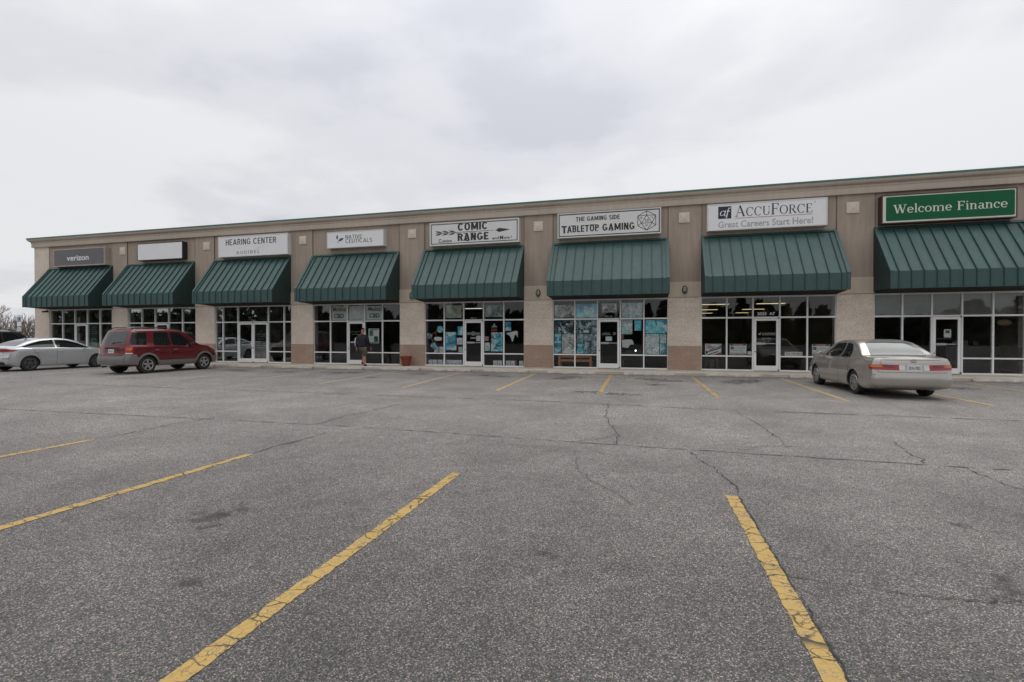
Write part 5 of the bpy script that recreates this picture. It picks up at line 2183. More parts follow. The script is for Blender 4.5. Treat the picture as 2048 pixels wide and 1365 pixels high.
        for f in bm.faces:
            mb.f.append(tuple(i0 + v.index for v in f.verts))
            mb.mi.append(m)
        for ed in bm.edges:
            if len(ed.link_faces) == 1:
                a, c = ed.verts[0].index, ed.verts[1].index
                mb.f.append((i0 + a, i0 + c, i0 + nv + c, i0 + nv + a))
                mb.mi.append(m)
        bm.free()

    def panel(s, name, polys, off, m, parent=None, step=.05, label=None, sharp=40):
        """polys: list of (plane, outline)"""
        mb = MB()
        for plane, poly in polys:
            s.patch(mb, poly, plane, off, 0, step)
        o = mb.build(name, m, parent if parent is not None else s.root, smooth=True, sharp=sharp)
        if label:
            o['label'] = label
        return o

    def wheels(s, rim_m, tyre_w=.21, spokes=5, rim_r=None, style=0):
        sp = s.sp
        r = sp['wr']
        rr = rim_r or r * .64
        first = {}
        for yw in (sp['ra'], sp['fa']):
            for sg in (1, -1):
                w = tyre_w / 2
                b = MB()
                b.lathe([(rr * .98, -w * .9), (r * .86, -w), (r * .96, -w * .9), (r, -w * .55), (r, w * .55), (r * .96, w * .9), (r * .86, w), (rr * 1.02, w * .92), (rr * .98, w * .7)], 44, axis='x')
                wo = b.build('wheel', BLACK, s.root, smooth=True, sharp=50)
                wo.location = (sg * (sp['W'] - .035 - w), yw, r)
                if sg < 0:
                    wo.rotation_euler = (0, 0, math.pi)
                b = MB()
                b.lathe([(rr * .995, w * .98), (rr * .92, w * .90), (rr * .86, w * .35), (rr * .80, -w * .4), (0, -w * .4)], 44, axis='x', m=1)
                b.lathe([(rr * .86, w * .93), (rr * 1.0, w * 1.0), (rr * 1.03, w * .88)], 44, axis='x', m=0)
                b.lathe([(0, w * .95), (rr * .17, w * .93), (rr * .20, w * .75), (rr * .2, w * .3)], 20, axis='x', m=0)
                for k in range(spokes):
                    a = 2 * math.pi * k / spokes + .3
                    offs = [(-.13, .13)] if style == 0 else [(-.20, -.06), (.06, .20)]
                    for (o0, o1) in offs:
                        ca, sa = math.cos(a), math.sin(a)

                        def Q(rad, t, h):
                            return (h, rad * ca - t * sa, rad * sa + t * ca)
                        t0, t1 = o0 * rr * 1.1, o1 * rr * 1.1
                        u0, u1 = t0 * 1.25, t1 * 1.25
                        A = [Q(rr * .12, t0, w * .86), Q(rr * .12, t1, w * .86), Q(rr * .92, u1, w * .90), Q(rr * .92, u0, w * .90)]
                        B = [(p[0] - w * .45, p[1], p[2]) for p in A]
                        b.quad(*A, 0)
                        for j in range(4):
                            b.quad(A[j], A[(j + 1) % 4], B[(j + 1) % 4], B[j], 0)
                b.build('rim', [rim_m, mat('dark brake metal', (.05, .05, .05), .6, metal=.5)], wo, smooth=True, sharp=30)  # dark metal on the dish behind the spokes


def rpoly(pts, r=.04, n=4):
    """round the corners of an outline"""
    out = []
    N_ = len(pts)
    for i in range(N_):
        p0, p1, p2 = Vector(pts[i - 1]), Vector(pts[i]), Vector(pts[(i + 1) % N_])
        a, c = (p0 - p1), (p2 - p1)
        rr = min(r, a.length * .45, c.length * .45)
        A, Cc = p1 + a.normalized() * rr, p1 + c.normalized() * rr
        for k in range(n + 1):
            t = k / n
            q = A * (1 - t) ** 2 + p1 * 2 * t * (1 - t) + Cc * t * t
            out.append((q.x, q.y))
    return out


def ring_poly(yc, zc, r0, r1, a0, a1, n=22):
    o = [(yc + r1 * math.cos(R(a0 + (a1 - a0) * i / n)), zc + r1 * math.sin(R(a0 + (a1 - a0) * i / n))) for i in range(n + 1)]
    i_ = [(yc + r0 * math.cos(R(a0 + (a1 - a0) * i / n)), zc + r0 * math.sin(R(a0 + (a1 - a0) * i / n))) for i in range(n, -1, -1)]
    return o + i_


def both(poly):
    return [('R', poly), ('L', poly)]


def mirx(poly):
    return [(-x, z) for x, z in poly][::-1]


def grow(poly, d):
    n = len(poly)
    c = Vector((sum(p[0] for p in poly) / n, sum(p[1] for p in poly) / n))
    area = sum(poly[i][0] * poly[(i + 1) % n][1] - poly[(i + 1) % n][0] * poly[i][1] for i in range(n))
    sg = 1 if area > 0 else -1
    out = []
    for i in range(n):
        p0, p1, p2 = Vector(poly[i - 1]), Vector(poly[i]), Vector(poly[(i + 1) % n])
        e0, e1 = (p1 - p0), (p2 - p1)
        n0, n1 = Vector((e0.y, -e0.x)) * sg, Vector((e1.y, -e1.x)) * sg
        q = (n0.normalized() + n1.normalized())
        q = q.normalized() if q.length > 1e-6 else n0.normalized()
        out.append((p1.x + q.x * d, p1.y + q.y * d))
    return out


def carpaint(name, col, metal=.35, rough=.35):
    return mat(name, col, rough, metal, var=.03, vs=3, coat=.75)


CGLASS = mat('dark car glass', (.010, .012, .012), .03, spec=.35, var=.02)
GAP = mat('panel gap', (.012, .012, .012), .8)
CHROME = mat('chrome', (.6, .6, .6), .15, metal=1.0, var=.02)
ALLOY = mat('alloy rim', (.50, .50, .50), .3, metal=.85, var=.04)
REDL = mat('red lamp lens', (.30, .012, .012), .12, var=.08, vs=9, coat=.5)
REDD = mat('deep red lamp lens', (.16, .008, .010), .12, var=.08, vs=9, coat=.5)
AMB = mat('amber lamp lens', (.50, .13, .02), .15, var=.08, coat=.5)
CLR = mat('clear lamp lens', (.55, .55, .55), .12, var=.08, coat=.5)
PLATE = mat('number plate', (.62, .64, .62), .45, var=.06, vs=30)
PTXT = mat('plate figures', (.06, .09, .20), .5)


def plate(car, x, z, label_text, par, w=.15, h=.075):
    z = car.zm(z)
    h0, n0, d = car.hit('B', x, z)
    yy = h0.y - .022
    o = boxobj('number_plate', PLATE, x - w, x + w, yy, yy + .02, z - h, z + h, parent=par)
    b = MB()
    fit_text(b, label_text, x - w * .82, x + w * .82, z - h * .55, z + h * .45, yy - .0015, bold=.02)
    b.build('plate_figures', PTXT, o, fix=False)
    return o


def mirror(car, y, z, m, glass):
    z = car.zm(z)
    for sg in (1, -1):
        h, n_, d = car.hit('R' if sg > 0 else 'L', y, z)
        b = MB()
        bm = bmesh.new()
        bmesh.ops.create_uvsphere(bm, u_segments=16, v_segments=10, radius=1)
        for v in bm.verts:
            c = v.co
            v.co = Vector((h.x + sg * (.12 + c.x * sg * .105), y + (c.y * .07 if c.y > 0 else c.y * .02) + .02, z + .06 + c.z * .072))
        b.add_bm(bm)
        bm.free()
        b.box(min(h.x - sg * .01, h.x + sg * .07), max(h.x - sg * .01, h.x + sg * .07), y - .005, y + .045, z - .012, z + .03)
        mo = b.build('wing_mirror', m, car.root, smooth=True)
        b = MB()
        b.lathe([(0, 0), (1, 0)], 20, axis='y')
        b.v = [(h.x + sg * .12 + p[0] * .092, y - .0015, z + .06 + p[2] * .06) for p in b.v]
        b.build('mirror_glass', glass, mo)


def doors(car, outlines, hz, hcols=None, handle_m=None):
    hz = car.zm(hz)
    for poly, hy in outlines:
        for pl in 'RL':
            mb = MB()
            car.patch(mb, grow(poly, .006), pl, .0015, 1, .06, .004)
            car.patch(mb, poly, pl, .006, 0, .06, .008)
            o = mb.build('door', [car.paint, GAP], car.root, smooth=True, sharp=40)
            h, n_, d = car.hit(pl, hy, hz)
            sg = 1 if pl == 'R' else -1
            b = MB()
            b.box(min(h.x, h.x + sg * .032), max(h.x, h.x + sg * .032), hy - .085, hy + .085, hz - .013, hz + .013, bev=.008)
            b.build('door_handle', handle_m or car.paint, o)


# --- red estate car with grey cladding
def build_suv(name, X, Y, rz, label, paint, clad, plate_txt):
    sp = dict(zs=(1.10, .72), y0=-2.20, y1=2.20, W=.89, ra=-1.30, fa=1.32, wr=.355, arch=.405, tumble=.30, sweep=.16,
              top=([-2.2, -1.6, -.6, .05, .38, .95, 1.18, 1.6, 2.0, 2.2], [1.675, 1.715, 1.73, 1.72, 1.665, 1.24, 1.10, 1.055, .985, .88]),
              bot=([-2.2, -1.9, 1.9, 2.2], [.38, .30, .28, .34]),
              belt=([-2.2, -1.0, .9, 1.2, 1.7, 2.2], [1.10, 1.09, 1.03, 1.035, .99, .82]),
              plan=([-2.2, -1.9, -1.0, 1.0, 1.8, 2.2], [.955, .985, 1.0, 1.0, .975, .90]),
              rear=([.3, .42, .50, .70, .74, .80, 1.05, 1.12, 1.65, 1.75], [.06, .01, .0, .0, .05, .07, .09, .11, .36, .46]),
              front=([.3, .5, .7, .85, .95, 1.1], [.10, .01, .02, .05, .14, .30]))
    c = Car(name, X, Y, rz, label, 'car', sp, paint)
    c.wheels(ALLOY, .23, 5, .225)
    g = [rpoly([(-1.99, 1.14), (-1.80, 1.565), (-1.24, 1.60), (-1.34, 1.13)], .05), rpoly([(-1.03, 1.115), (-.94, 1.60), (-.33, 1.61), (-.30, 1.10)], .05), rpoly([(-.20, 1.10), (-.22, 1.61), (.20, 1.585), (.66, 1.22), (.74, 1.09)], .06)]
    for q in g:
        for pl in 'RL':
            c.panel('side_window', [(pl, q)], .006, CGLASS)
    rg = c.panel('rear_window', [('B', rpoly([(-.60, 1.165), (-.545, 1.60), (.545, 1.60), (.60, 1.165)], .07))], .006, mat('tinted rear glass', (.03, .032, .034), .04, spec=.9, var=.04))
    b = MB()
    h = [c.hit('B', x, c.zm(z))[0] + Vector((0, -.025, 0)) for x, z in ((.02, 1.17), (.06, 1.21), (.44, 1.235))]
    b.tube(h, [.016, .012, .007], 8)
    b.build('wiper', BLACK, rg, smooth=True)
    c.panel('windscreen', [('F', rpoly([(-.62, 1.16), (-.53, 1.62), (.53, 1.62), (.62, 1.16)], .06))], .006, CGLASS)
    doors(c, [(rpoly([(-1.06, 1.085), (-.27, 1.075), (-.27, .33), (-.80, .33), (-.90, .56), (-1.0, .72)], .03), -.95 + .0), (rpoly([(-.25, 1.075), (.77, 1.06), (.83, .85), (.80, .33), (-.25, .33)], .03), -.12)], .93, handle_m=clad)
    # lower cladding
    for pl in 'RL':
        c.panel('sill_cladding', [(pl, rpoly([(-.86, .31), (-.845, .52), (-.26, .525), (.865, .525), (.88, .31)], .015))], .018, clad)
        c.panel('arch_cladding', [(pl, ring_poly(sp['ra'], sp['wr'], .41, .485, 10, 178))], .026, clad)
        c.panel('arch_cladding', [(pl, ring_poly(sp['fa'], sp['wr'], .41, .485, 2, 172))], .026, clad)
        c.panel('bumper_side', [(pl, rpoly([(-1.93, .40), (-1.93, .79), (-1.80, .79), (-1.70, .62), (-1.715, .38)], .015))], .026, clad)
        c.panel('front_bumper_corner', [(pl, rpoly([(1.76, .36), (1.78, .62), (2.05, .66), (2.08, .36)], .02))], .022, clad)
    c.panel('rear_bumper', [('B', rpoly([(-.70, .40), (-.70, .72), (.70, .72), (.70, .40)], .01))], .05, clad, step=.04)
    c.panel('front_bumper', [('F', rpoly([(-.80, .36), (-.80, .62), (.80, .62), (.80, .36)], .03))], .04, clad)
    c.panel('grille', [('F', rpoly([(-.42, .68), (-.45, .84), (.45, .84), (.42, .68)], .03))], .01, BLACK)
    for sg in (1, -1):
        q = [(.50, .70), (.50, .86), (.78, .84), (.80, .70)]
        q = q if sg > 0 else mirx(q)
        c.panel('headlight', [('F', rpoly(q, .03))], .012, CLR)
        # tail light wraps round the corner
        K = 'KR' if sg > 0 else 'KL'
        tl = c.panel('tail_light', [(K, rpoly([(-1.005, .80), (-.985, 1.09), (-.715, 1.09), (-.735, .80)], .025))], .014, REDL, step=.03)
        c.panel('indicator', [(K, rpoly([(-.965, .93), (-.96, 1.03), (-.755, 1.03), (-.765, .93)], .02))], .020, AMB, parent=tl, step=.03)
        c.panel('reversing_lamp', [(K, rpoly([(-.985, .805), (-.98, .845), (-.75, .845), (-.755, .805)], .01))], .020, CLR, parent=tl, step=.03)
        c.panel('bumper_corner', [(K, rpoly([(-1.10, .40), (-1.09, .72), (-.98, .79), (-.70, .79), (-.65, .40)], .02))], .030, clad, step=.035)
    # tailgate with handle bar and plate
    mb = MB()
    poly = rpoly([(-.64, .745), (-.645, 1.12), (.645, 1.12), (.64, .745)], .03)
    c.patch(mb, grow(poly, .007), 'B', .0015, 1, .06, .004)
    c.patch(mb, poly, 'B', .007, 0, .06, .008)
    tg = mb.build('tailgate', [paint, GAP], c.root, smooth=True)
    c.panel('handle_bar', [('B', rpoly([(-.36, .995), (-.36, 1.045), (.36, 1.045), (.36, .995)], .015))], .02, BLACK, parent=tg)
    plate(c, 0, .905, plate_txt, tg)
    mirror(c, .60, 1.10, BLACK, CHROME)
    for sg in (1, -1):
        b = MB()
        z = lambda y: c.zm(interp(*sp['top'], y))
        b.tube([(sg * .58, -1.75, z(-1.75) - .02), (sg * .585, -1.6, z(-1.6) + .055), (sg * .585, -.6, z(-.6) + .06), (sg * .58, .05, z(.05) + .05), (sg * .57, .22, z(.22) - .03)], .018, 8)
        b.build('roof_rail', BLACK, c.root, smooth=True)
    b = MB()
    for y in (-1.1, -.35):
        b.tube([(-.58, y, 1.885), (0, y, 1.895), (.58, y, 1.885)], .016, 8)
    b.build('roof_crossbar', ALLOY, c.root, smooth=True)
    b = MB()
    b.tube([(-.45, -2.0, .30), (-.45, -2.17, .29)], .03, 10)
    b.build('exhaust_pipe', DARKM, c.root, smooth=True)
    return c


RED = carpaint('dark red car paint', (.115, .005, .010), .3, .32)
CLAD = mat('grey cladding', (.145, .142, .135), .55, var=.05)
build_suv('estate_car', -20.42, 16.80, R(-1.0), 'dark red car with grey lower cladding and roof rails parked nose to the kerb', RED, CLAD, 'NAZ 4417')
BLK = carpaint('black car paint', (.012, .010, .013), .2, .3)
build_suv('dark_car', -31.35, 17.1, R(0), 'black car mostly cut off beyond the silver saloon', BLK, mat('black cladding', (.02, .02, .02), .6), 'FKD 2208')

# --- beige saloon
BEI = carpaint('beige car paint', (.405, .378, .345), .6, .27)
sp = dict(y0=-2.39, y1=2.38, W=.885, ra=-1.28, fa=1.39, wr=.315, arch=.355, tumble=.50, sweep=.17,
          top=([-2.39, -2.2, -1.72, -1.35, -.90, -.5, .05, .42, 1.12, 1.5, 2.0, 2.38], [.985, 1.0, 1.02, 1.21, 1.385, 1.425, 1.42, 1.36, .985, .93, .85, .72]),
          bot=([-2.39, -2.0, 2.0, 2.38], [.30, .20, .19, .26]),
          belt=([-2.39, -1.7, -.9, .9, 1.2, 1.8, 2.38], [.93, .965, .945, .915, .92, .84, .66]),
          plan=([-2.39, -2.0, -1.0, 1.0, 1.9, 2.38], [.93, .98, 1.0, 1.0, .965, .86]),
          rear=([.2, .34, .40, .60, .64, .68, .86, .97, 1.02], [.10, .03, .0, .0, .03, .05, .07, .11, .16]),
          front=([.2, .4, .6, .7, .85], [.12, .02, .02, .08, .3]))
c = Car('beige_saloon', 6.19, 16.05, R(1.5), 'beige saloon car parked nose to the kerb, seen from behind', 'car', sp, BEI)
c.wheels(ALLOY, .20, 5, .205, 1)
RG = mat('rear glass lightened for cabin light', (.085, .10, .10), .03, spec=.4, var=.25, vs=1.6)  # base lightened to stand in for light coming through the cabin
for q in (rpoly([(-1.02, .965), (-.80, 1.30), (-.42, 1.345), (-.40, .955)], .05), rpoly([(-.32, .955), (-.34, 1.345), (.22, 1.32), (.74, 1.02), (.82, .945)], .05)):
    for pl in 'RL':
        c.panel('side_window', [(pl, q)], .006, CGLASS)
rw = c.panel('rear_window', [('T', rpoly([(-.62, -1.66), (-.49, -1.0), (.49, -1.0), (.62, -1.66)], .08))], .006, RG, step=.06)
c.panel('windscreen', [('T', rpoly([(-.66, 1.02), (-.52, .50), (.52, .50), (.66, 1.02)], .07))], .006, CGLASS, step=.06)
doors(c, [(rpoly([(-1.06, .93), (-.37, .925), (-.37, .25), (-.88, .25), (-.93, .45), (-1.0, .62)], .03), -.93), (rpoly([(-.35, .925), (.80, .905), (.90, .78), (.86, .25), (-.35, .25)], .03), -.22)], .80, handle_m=BEI)
for pl in 'RL':
    c.panel('side_moulding', [(pl, rpoly([(-.87, .50), (-.87, .54), (.97, .54), (.97, .50)], .01))], .016, BEI)
# boot lid, lamps, bumper
mb = MB()
poly = rpoly([(-.72, .655), (-.62, .975), (.62, .975), (.72, .655)], .03)
c.patch(mb, grow(poly, .008), 'B', .001, 1, .06, .004)
c.patch(mb, poly, 'B', .008, 0, .06, .008)
bt = mb.build('boot_lid', [BEI, GAP], c.root, smooth=True)
c.panel('lip', [('B', rpoly([(-.58, .945), (-.57, .975), (.57, .975), (.58, .945)], .01))], .025, BEI, parent=bt)
b = MB()
h = c.hit('B', 0, .925)[0]
pl_ = []
_arc(pl_, 0, .925, .062, .04, 0, 360, .010, .010)
_arc(pl_, 0, .925, .022, .04, 0, 360, .008, .008)
for i, p in enumerate(pl_):
    b.face([(q.x, h.y - .034 - (i % 3) * .0003, q.y) for q in p])
b.build('oval_emblem', CHROME, bt, fix=False)
plate(c, 0, .76, 'ZKN-7852', bt)
for sg in (1, -1):
    f = (lambda q: q) if sg > 0 else mirx
    P_ = 'R' if sg > 0 else 'L'
    tl = c.panel('tail_light', [('B', f([(.30, .70), (.29, .83), (.64, .838), (.64, .705)])), ('K' + P_, [(-1.245, .705), (-1.235, .838), (-.86, .825), (-.91, .715)])], .012, REDL, step=.03)
    c.panel('reversing_lamp', [('B', f(rpoly([(.20, .70), (.195, .83), (.305, .83), (.31, .70)], .012)))], .017, CLR, parent=tl)
    c.panel('lamp_insert', [('B', f(rpoly([(.40, .76), (.40, .825), (.60, .83), (.60, .765)], .015)))], .019, REDD, parent=tl)
    c.panel('indicator', [('K' + P_, [(-1.16, .765), (-1.15, .83), (-.92, .82), (-.93, .765)])], .019, AMB, parent=tl, step=.03)
    q = [(.50, .56), (.50, .68), (.76, .70), (.79, .58)]
    c.panel('headlight', [('F', rpoly(f(q), .03))], .012, CLR)
c.panel('rear_bumper', [('B', [(-.64, .28), (-.64, .605), (.64, .605), (.64, .28)])], .030, BEI, step=.045)
for pl in 'RL':
    c.panel('bumper_corner', [('K' + pl, [(-1.27, .285), (-1.27, .605), (-1.06, .60), (-1.06, .285)])], .029, BEI, step=.03)
    c.panel('bumper_side', [(pl, [(-2.32, .29), (-2.32, .60), (-1.70, .585), (-1.64, .50), (-1.64, .29)])], .027, BEI, step=.045)
    c.panel('bumper_strip', [(pl, rpoly([(-2.2, .50), (-2.2, .535), (-1.68, .53), (-1.66, .50)], .01))], .036, BEI)
c.panel('bumper_strip', [('B', rpoly([(-.70, .52), (-.70, .565), (.70, .565), (.70, .52)], .01))], .042, BEI)
c.panel('front_bumper', [('F', rpoly([(-.78, .27), (-.80, .50), (.80, .50), (.78, .27)], .04))], .03, BEI)
mirror(c, .66, .93, BEI, CHROME)
for sg in (1, -1):
    b = MB()
    b.box(sg * .36 - .12, sg * .36 + .12, -1.12, -1.05, 1.13, 1.24, bev=.03)
    # rear headrests, standing proud of the shelf behind the glass, are left inside the opaque glass

# --- silver saloon
SIL = carpaint('silver car paint', (.52, .53, .545), .55, .33)
sp = dict(y0=-2.30, y1=2.26, W=.90, ra=-1.37, fa=1.33, wr=.325, arch=.365, tumble=.52, sweep=.22,
          top=([-2.30, -2.12, -1.80, -1.30, -.75, -.3, .05, .45, 1.20, 1.6, 2.0, 2.26], [1.02, 1.045, 1.10, 1.30, 1.415, 1.44, 1.425, 1.34, .99, .93, .83, .70]),
          bot=([-2.30, -2.0, 2.0, 2.26], [.32, .21, .19, .26]),
          belt=([-2.30, -1.7, -.9, .9, 1.2, 1.8, 2.26], [.97, 1.0, .985, .935, .925, .83, .64]),
          plan=([-2.30, -1.95, -1.0, 1.0, 1.8, 2.26], [.91, .975, 1.0, 1.0, .965, .84]),
          rear=([.2, .34, .44, .60, .70, .86, 1.0, 1.05], [.10, .04, .0, .01, .05, .08, .05, .10]),
          front=([.2, .4, .6, .7, .85], [.12, .02, .02, .10, .34]))
c = Car('silver_saloon', -26.83, 16.62, R(0), 'silver saloon car with a dark arched window line parked beside the red car', 'car', sp, SIL)
c.wheels(mat('dark grey alloy', (.16, .16, .165), .35, metal=.7), .21, 5, .215, 1)
for q in (rpoly([(-1.66, 1.045), (-1.30, 1.20), (-.92, 1.315), (-.42, 1.362), (-.40, 1.02), (-1.35, 1.015)], .04), rpoly([(-.33, 1.018), (-.35, 1.365), (.12, 1.34), (.55, 1.20), (.98, .99), (.98, .965)], .04)):
    for pl in 'RL':
        c.panel('side_window', [(pl, q)], .006, CGLASS)
c.panel('rear_window', [('T', rpoly([(-.64, -1.80), (-.50, -1.08), (.50, -1.08), (.64, -1.80)], .08))], .006, mat('reflecting glass', (.05, .055, .058), .03, spec=1.0), step=.06)
c.panel('windscreen', [('T', rpoly([(-.68, 1.10), (-.54, .52), (.54, .52), (.68, 1.10)], .07))], .006, CGLASS, step=.06)
doors(c, [(rpoly([(-1.30, .985), (-.385, .985), (-.385, .26), (-.95, .26), (-1.0, .50), (-1.10, .70)], .03), -1.10), (rpoly([(-.365, .985), (.88, .935), (.95, .75), (.86, .26), (-.365, .26)], .03), -.24)], .845, handle_m=SIL)
for pl in 'RL':
    c.panel('sill_crease', [(pl, rpoly([(-.90, .395), (-.90, .43), (.85, .41), (.85, .38)], .01))], .014, SIL)
    c.panel('tail_light', [(pl, rpoly([(-2.22, .855), (-2.20, .955), (-1.98, .95), (-1.80, .91), (-1.95, .86)], .02)), ('B', rpoly([(.45, .85), (.45, .96), (.80, .97), (.83, .86)], .03) if pl == 'R' else mirx(rpoly([(.45, .85), (.45, .96), (.80, .97), (.83, .86)], .03)))], .012, REDL)
    c.panel('reflector', [(pl, rpoly([(-2.22, .545), (-2.22, .575), (-2.08, .575), (-2.10, .545)], .008))], .012, REDD)
c.panel('bumper_insert', [('B', rpoly([(-.66, .30), (-.70, .42), (.70, .42), (.66, .30)], .04))], .012, BLACK)
mb = MB()
poly = rpoly([(-.60, .70), (-.60, 1.0), (.60, 1.0), (.60, .70)], .04)
c.patch(mb, grow(poly, .008), 'B', .001, 1, .06, .004)
c.patch(mb, poly, 'B', .008, 0, .06, .008)
bt = mb.build('boot_lid', [SIL, GAP], c.root, smooth=True)
plate(c, 0, .80, 'HRV-3361', bt)
c.panel('headlight', [('F', rpoly([(.48, .60), (.48, .70), (.76, .74), (.78, .64)], .03)), ('F', rpoly(mirx([(.48, .60), (.48, .70), (.76, .74), (.78, .64)]), .03))], .012, CLR)
mirror(c, .76, .965, SIL, CHROME)
b = MB()
b.prism([(-1.05, 1.37), (-.93, 1.40), (-1.12, 1.46)], -.012, .012, 'x')
b.build('antenna_fin', SIL, c.root)


# ------------------------------------------------------------------ the walking man
def skin_mesh(verts, edges, radii, root=0, sub=2):
    me = bpy.data.meshes.new('figure')
    me.from_pydata(verts, edges, [])
    ob = bpy.data.objects.new('figure', me)
    COL.objects.link(ob)
    md = ob.modifiers.new('skin', 'SKIN')
    md.use_smooth_shade = True
    for i, r in enumerate(radii):
        sv = me.skin_vertices[0].data[i]
        sv.radius = r if isinstance(r, tuple) else (r, r)
        sv.use_root = i == root
    md = ob.modifiers.new('sub', 'SUBSURF')
    md.levels = sub
    md.render_levels = sub
    dg = bpy.context.evaluated_depsgraph_get()
    nm = bpy.data.meshes.new_from_object(ob.evaluated_get(dg))
    bpy.data.objects.remove(ob)
    return nm


def chain(name, pts, m, parent, root=0, sub=2):
    """pts: list of (x,y,z,r) joined in a line"""
    vs = [p[:3] for p in pts]
    es = [(i, i + 1) for i in range(len(pts) - 1)]
    me = skin_mesh(vs, es, [p[3] for p in pts], root, sub)
    me.materials.append(m)
    for p in me.polygons:
        p.use_smooth = True
    o = bpy.data.objects.new(name, me)
    COL.objects.link(o)
    o.parent = parent
    return o


SKIN = mat('skin', (.35, .17, .11), .55, var=.06)
JACK = mat('navy jacket', (.010, .012, .022), .85, var=.2, vs=8)
SHORT = mat('olive shorts', (.085, .080, .055), .9, var=.15, vs=8)
SHOE = mat('dark shoe', (.018, .015, .018), .7)
CAP = mat('dark maroon cap', (.030, .010, .012), .85)
man = empty('person', (-12.62, 20.22, .13), R(6))
tag(man, 'man in navy jacket and olive shorts walking towards a shop door', 'person')
# y forward; +x is the man's right-hand side
V = [(0, 0, .93), (0, -.01, 1.10), (0, -.015, 1.28), (0, -.01, 1.42), (0, 0, 1.50), (0, .015, 1.56), (0, .03, 1.66), (0, .025, 1.725)]
Rr = [(.165, .125), (.165, .115), (.19, .125), (.16, .10), (.062, .062), (.058, .062), (.078, .10), (.06, .075)]
E_ = [(i, i + 1) for i in range(7)]


def add(pts, root):
    k = root
    for p in pts:
        V.append(p[:3])
        Rr.append(p[3])
        E_.append((k, len(V) - 1))
        k = len(V) - 1
    return k


add([(.09, .0, .86, .10), (.10, .02, .66, .088), (.10, .03, .48, .058), (.10, -.01, .36, .062), (.10, -.045, .22, .044), (.10, -.05, .08, .036), (.11, .06, .03, .036), (.115, .13, .02, .026)], 0)
add([(-.09, .04, .86, .10), (-.09, .20, .68, .088), (-.085, .30, .52, .058), (-.08, .26, .40, .060), (-.08, .16, .27, .044), (-.08, .10, .16, .036), (-.08, .17, .09, .036), (-.08, .24, .10, .026)], 0)
hands = []
for sg, fw in ((-1, -.05), (1, .16)):
    k = add([(sg * .19, -.01, 1.40, .072), (sg * .245, -.03, 1.25, .056), (sg * .26, -.045 + fw * .2, 1.10, .048), (sg * .285, .0 + fw, .95, .042), (sg * .288, .03 + fw * 1.3, .86, .030), (sg * .288, .045 + fw * 1.4, .80, (.020, .036))], 3)
    px, py, pz = V[k]
    for j, (dy, l) in enumerate(((-.030, .062), (-.010, .078), (.010, .084), (.030, .075))):
        add([(px, py + dy, pz - .035, .0105), (px - sg * .006, py + dy + .008, pz - .035 - l * .5, .0095), (px - sg * .022, py + dy + .014, pz - .035 - l * .92, .0085)], k)
    add([(px - sg * .016, py + .042, pz + .005, .012), (px - sg * .026, py + .060, pz - .030, .0105), (px - sg * .028, py + .058, pz - .058, .009)], k)
me = skin_mesh(V, E_, Rr, 0, 2)
me.materials.append(SKIN)
for p in me.polygons:
    p.use_smooth = True
o = bpy.data.objects.new('body', me)
COL.objects.link(o)
o.parent = man
# face: nose and ears, eyes, mouth
b = MB()
for sg in (-1, 1):
    bm = bmesh.new()
    bmesh.ops.create_uvsphere(bm, u_segments=10, v_segments=8, radius=1)
    for v in bm.verts:
        v.co = Vector((sg * .079 + v.co.x * .012, .02 + v.co.y * .020, 1.655 + v.co.z * .032))
    b.add_bm(bm)
    bm.free()
bm = bmesh.new()
bmesh.ops.create_uvsphere(bm, u_segments=10, v_segments=8, radius=1)
for v in bm.verts:
    v.co = Vector((v.co.x * .015, .128 + v.co.y * .022, 1.645 + v.co.z * .026))
b.add_bm(bm)
bm.free()
b.build('ears_and_nose', SKIN, man, smooth=True)
b = MB()
for sg in (-1, 1):
    b.box(sg * .032 - .012, sg * .032 + .012, .108, .124, 1.668, 1.678)
b.box(-.024, .024, .105, .121, 1.598, 1.606)
b.build('eyes_and_mouth', mat('dark face detail', (.03, .02, .02), .5), man)
# clothing
JV = [(0, 0, .84), (0, -.005, 1.02), (0, -.015, 1.20), (0, -.018, 1.34), (0, -.01, 1.44), (0, .0, 1.515)]
JR = [(.225, .18), (.235, .175), (.245, .17), (.23, .155), (.14, .11), (.082, .08)]
JE = [(i, i + 1) for i in range(5)]
for sg, fw in ((-1, -.05), (1, .12)):
    k = 3
    for p in [(sg * .20, -.01, 1.395, .088), (sg * .262, -.03, 1.25, .074), (sg * .282, -.045 + fw * .2, 1.10, .064), (sg * .290, -.0 + fw, .955, .056), (sg * .292, .02 + fw * 1.2, .895, .046)]:
        JV.append(p[:3])
        JR.append(p[3])
        JE.append((k, len(JV) - 1))
        k = len(JV) - 1
me = skin_mesh(JV, JE, JR, 0, 2)
me.materials.append(JACK)
for p in me.polygons:
    p.use_smooth = True
o = bpy.data.objects.new('jacket', me)
COL.objects.link(o)
o.parent = man
b = MB()
b.tube([(-.318, -.045, 1.32), (-.335, -.065, 1.22), (-.338, -.075, 1.10), (-.338, -.07, 1.0), (-.330, -.06, .93)], .022, 8)
b.build('sleeve_stripe', PAPER, o, smooth=True)
SV = [(0, 0, .97), (0, 0, .88), (.095, .0, .80), (.105, .02, .62), (.105, .03, .45), (-.095, .07, .80), (-.095, .19, .66), (-.09, .285, .55)]
SR = [(.20, .16), (.205, .165), (.135, .135), .135, .125, (.135, .135), .135, .12]
me = skin_mesh(SV, [(0, 1), (1, 2), (2, 3), (3, 4), (1, 5), (5, 6), (6, 7)], SR, 0, 2)
me.materials.append(SHORT)
for p in me.polygons:
    p.use_smooth = True
o = bpy.data.objects.new('shorts', me)
COL.objects.link(o)
o.parent = man
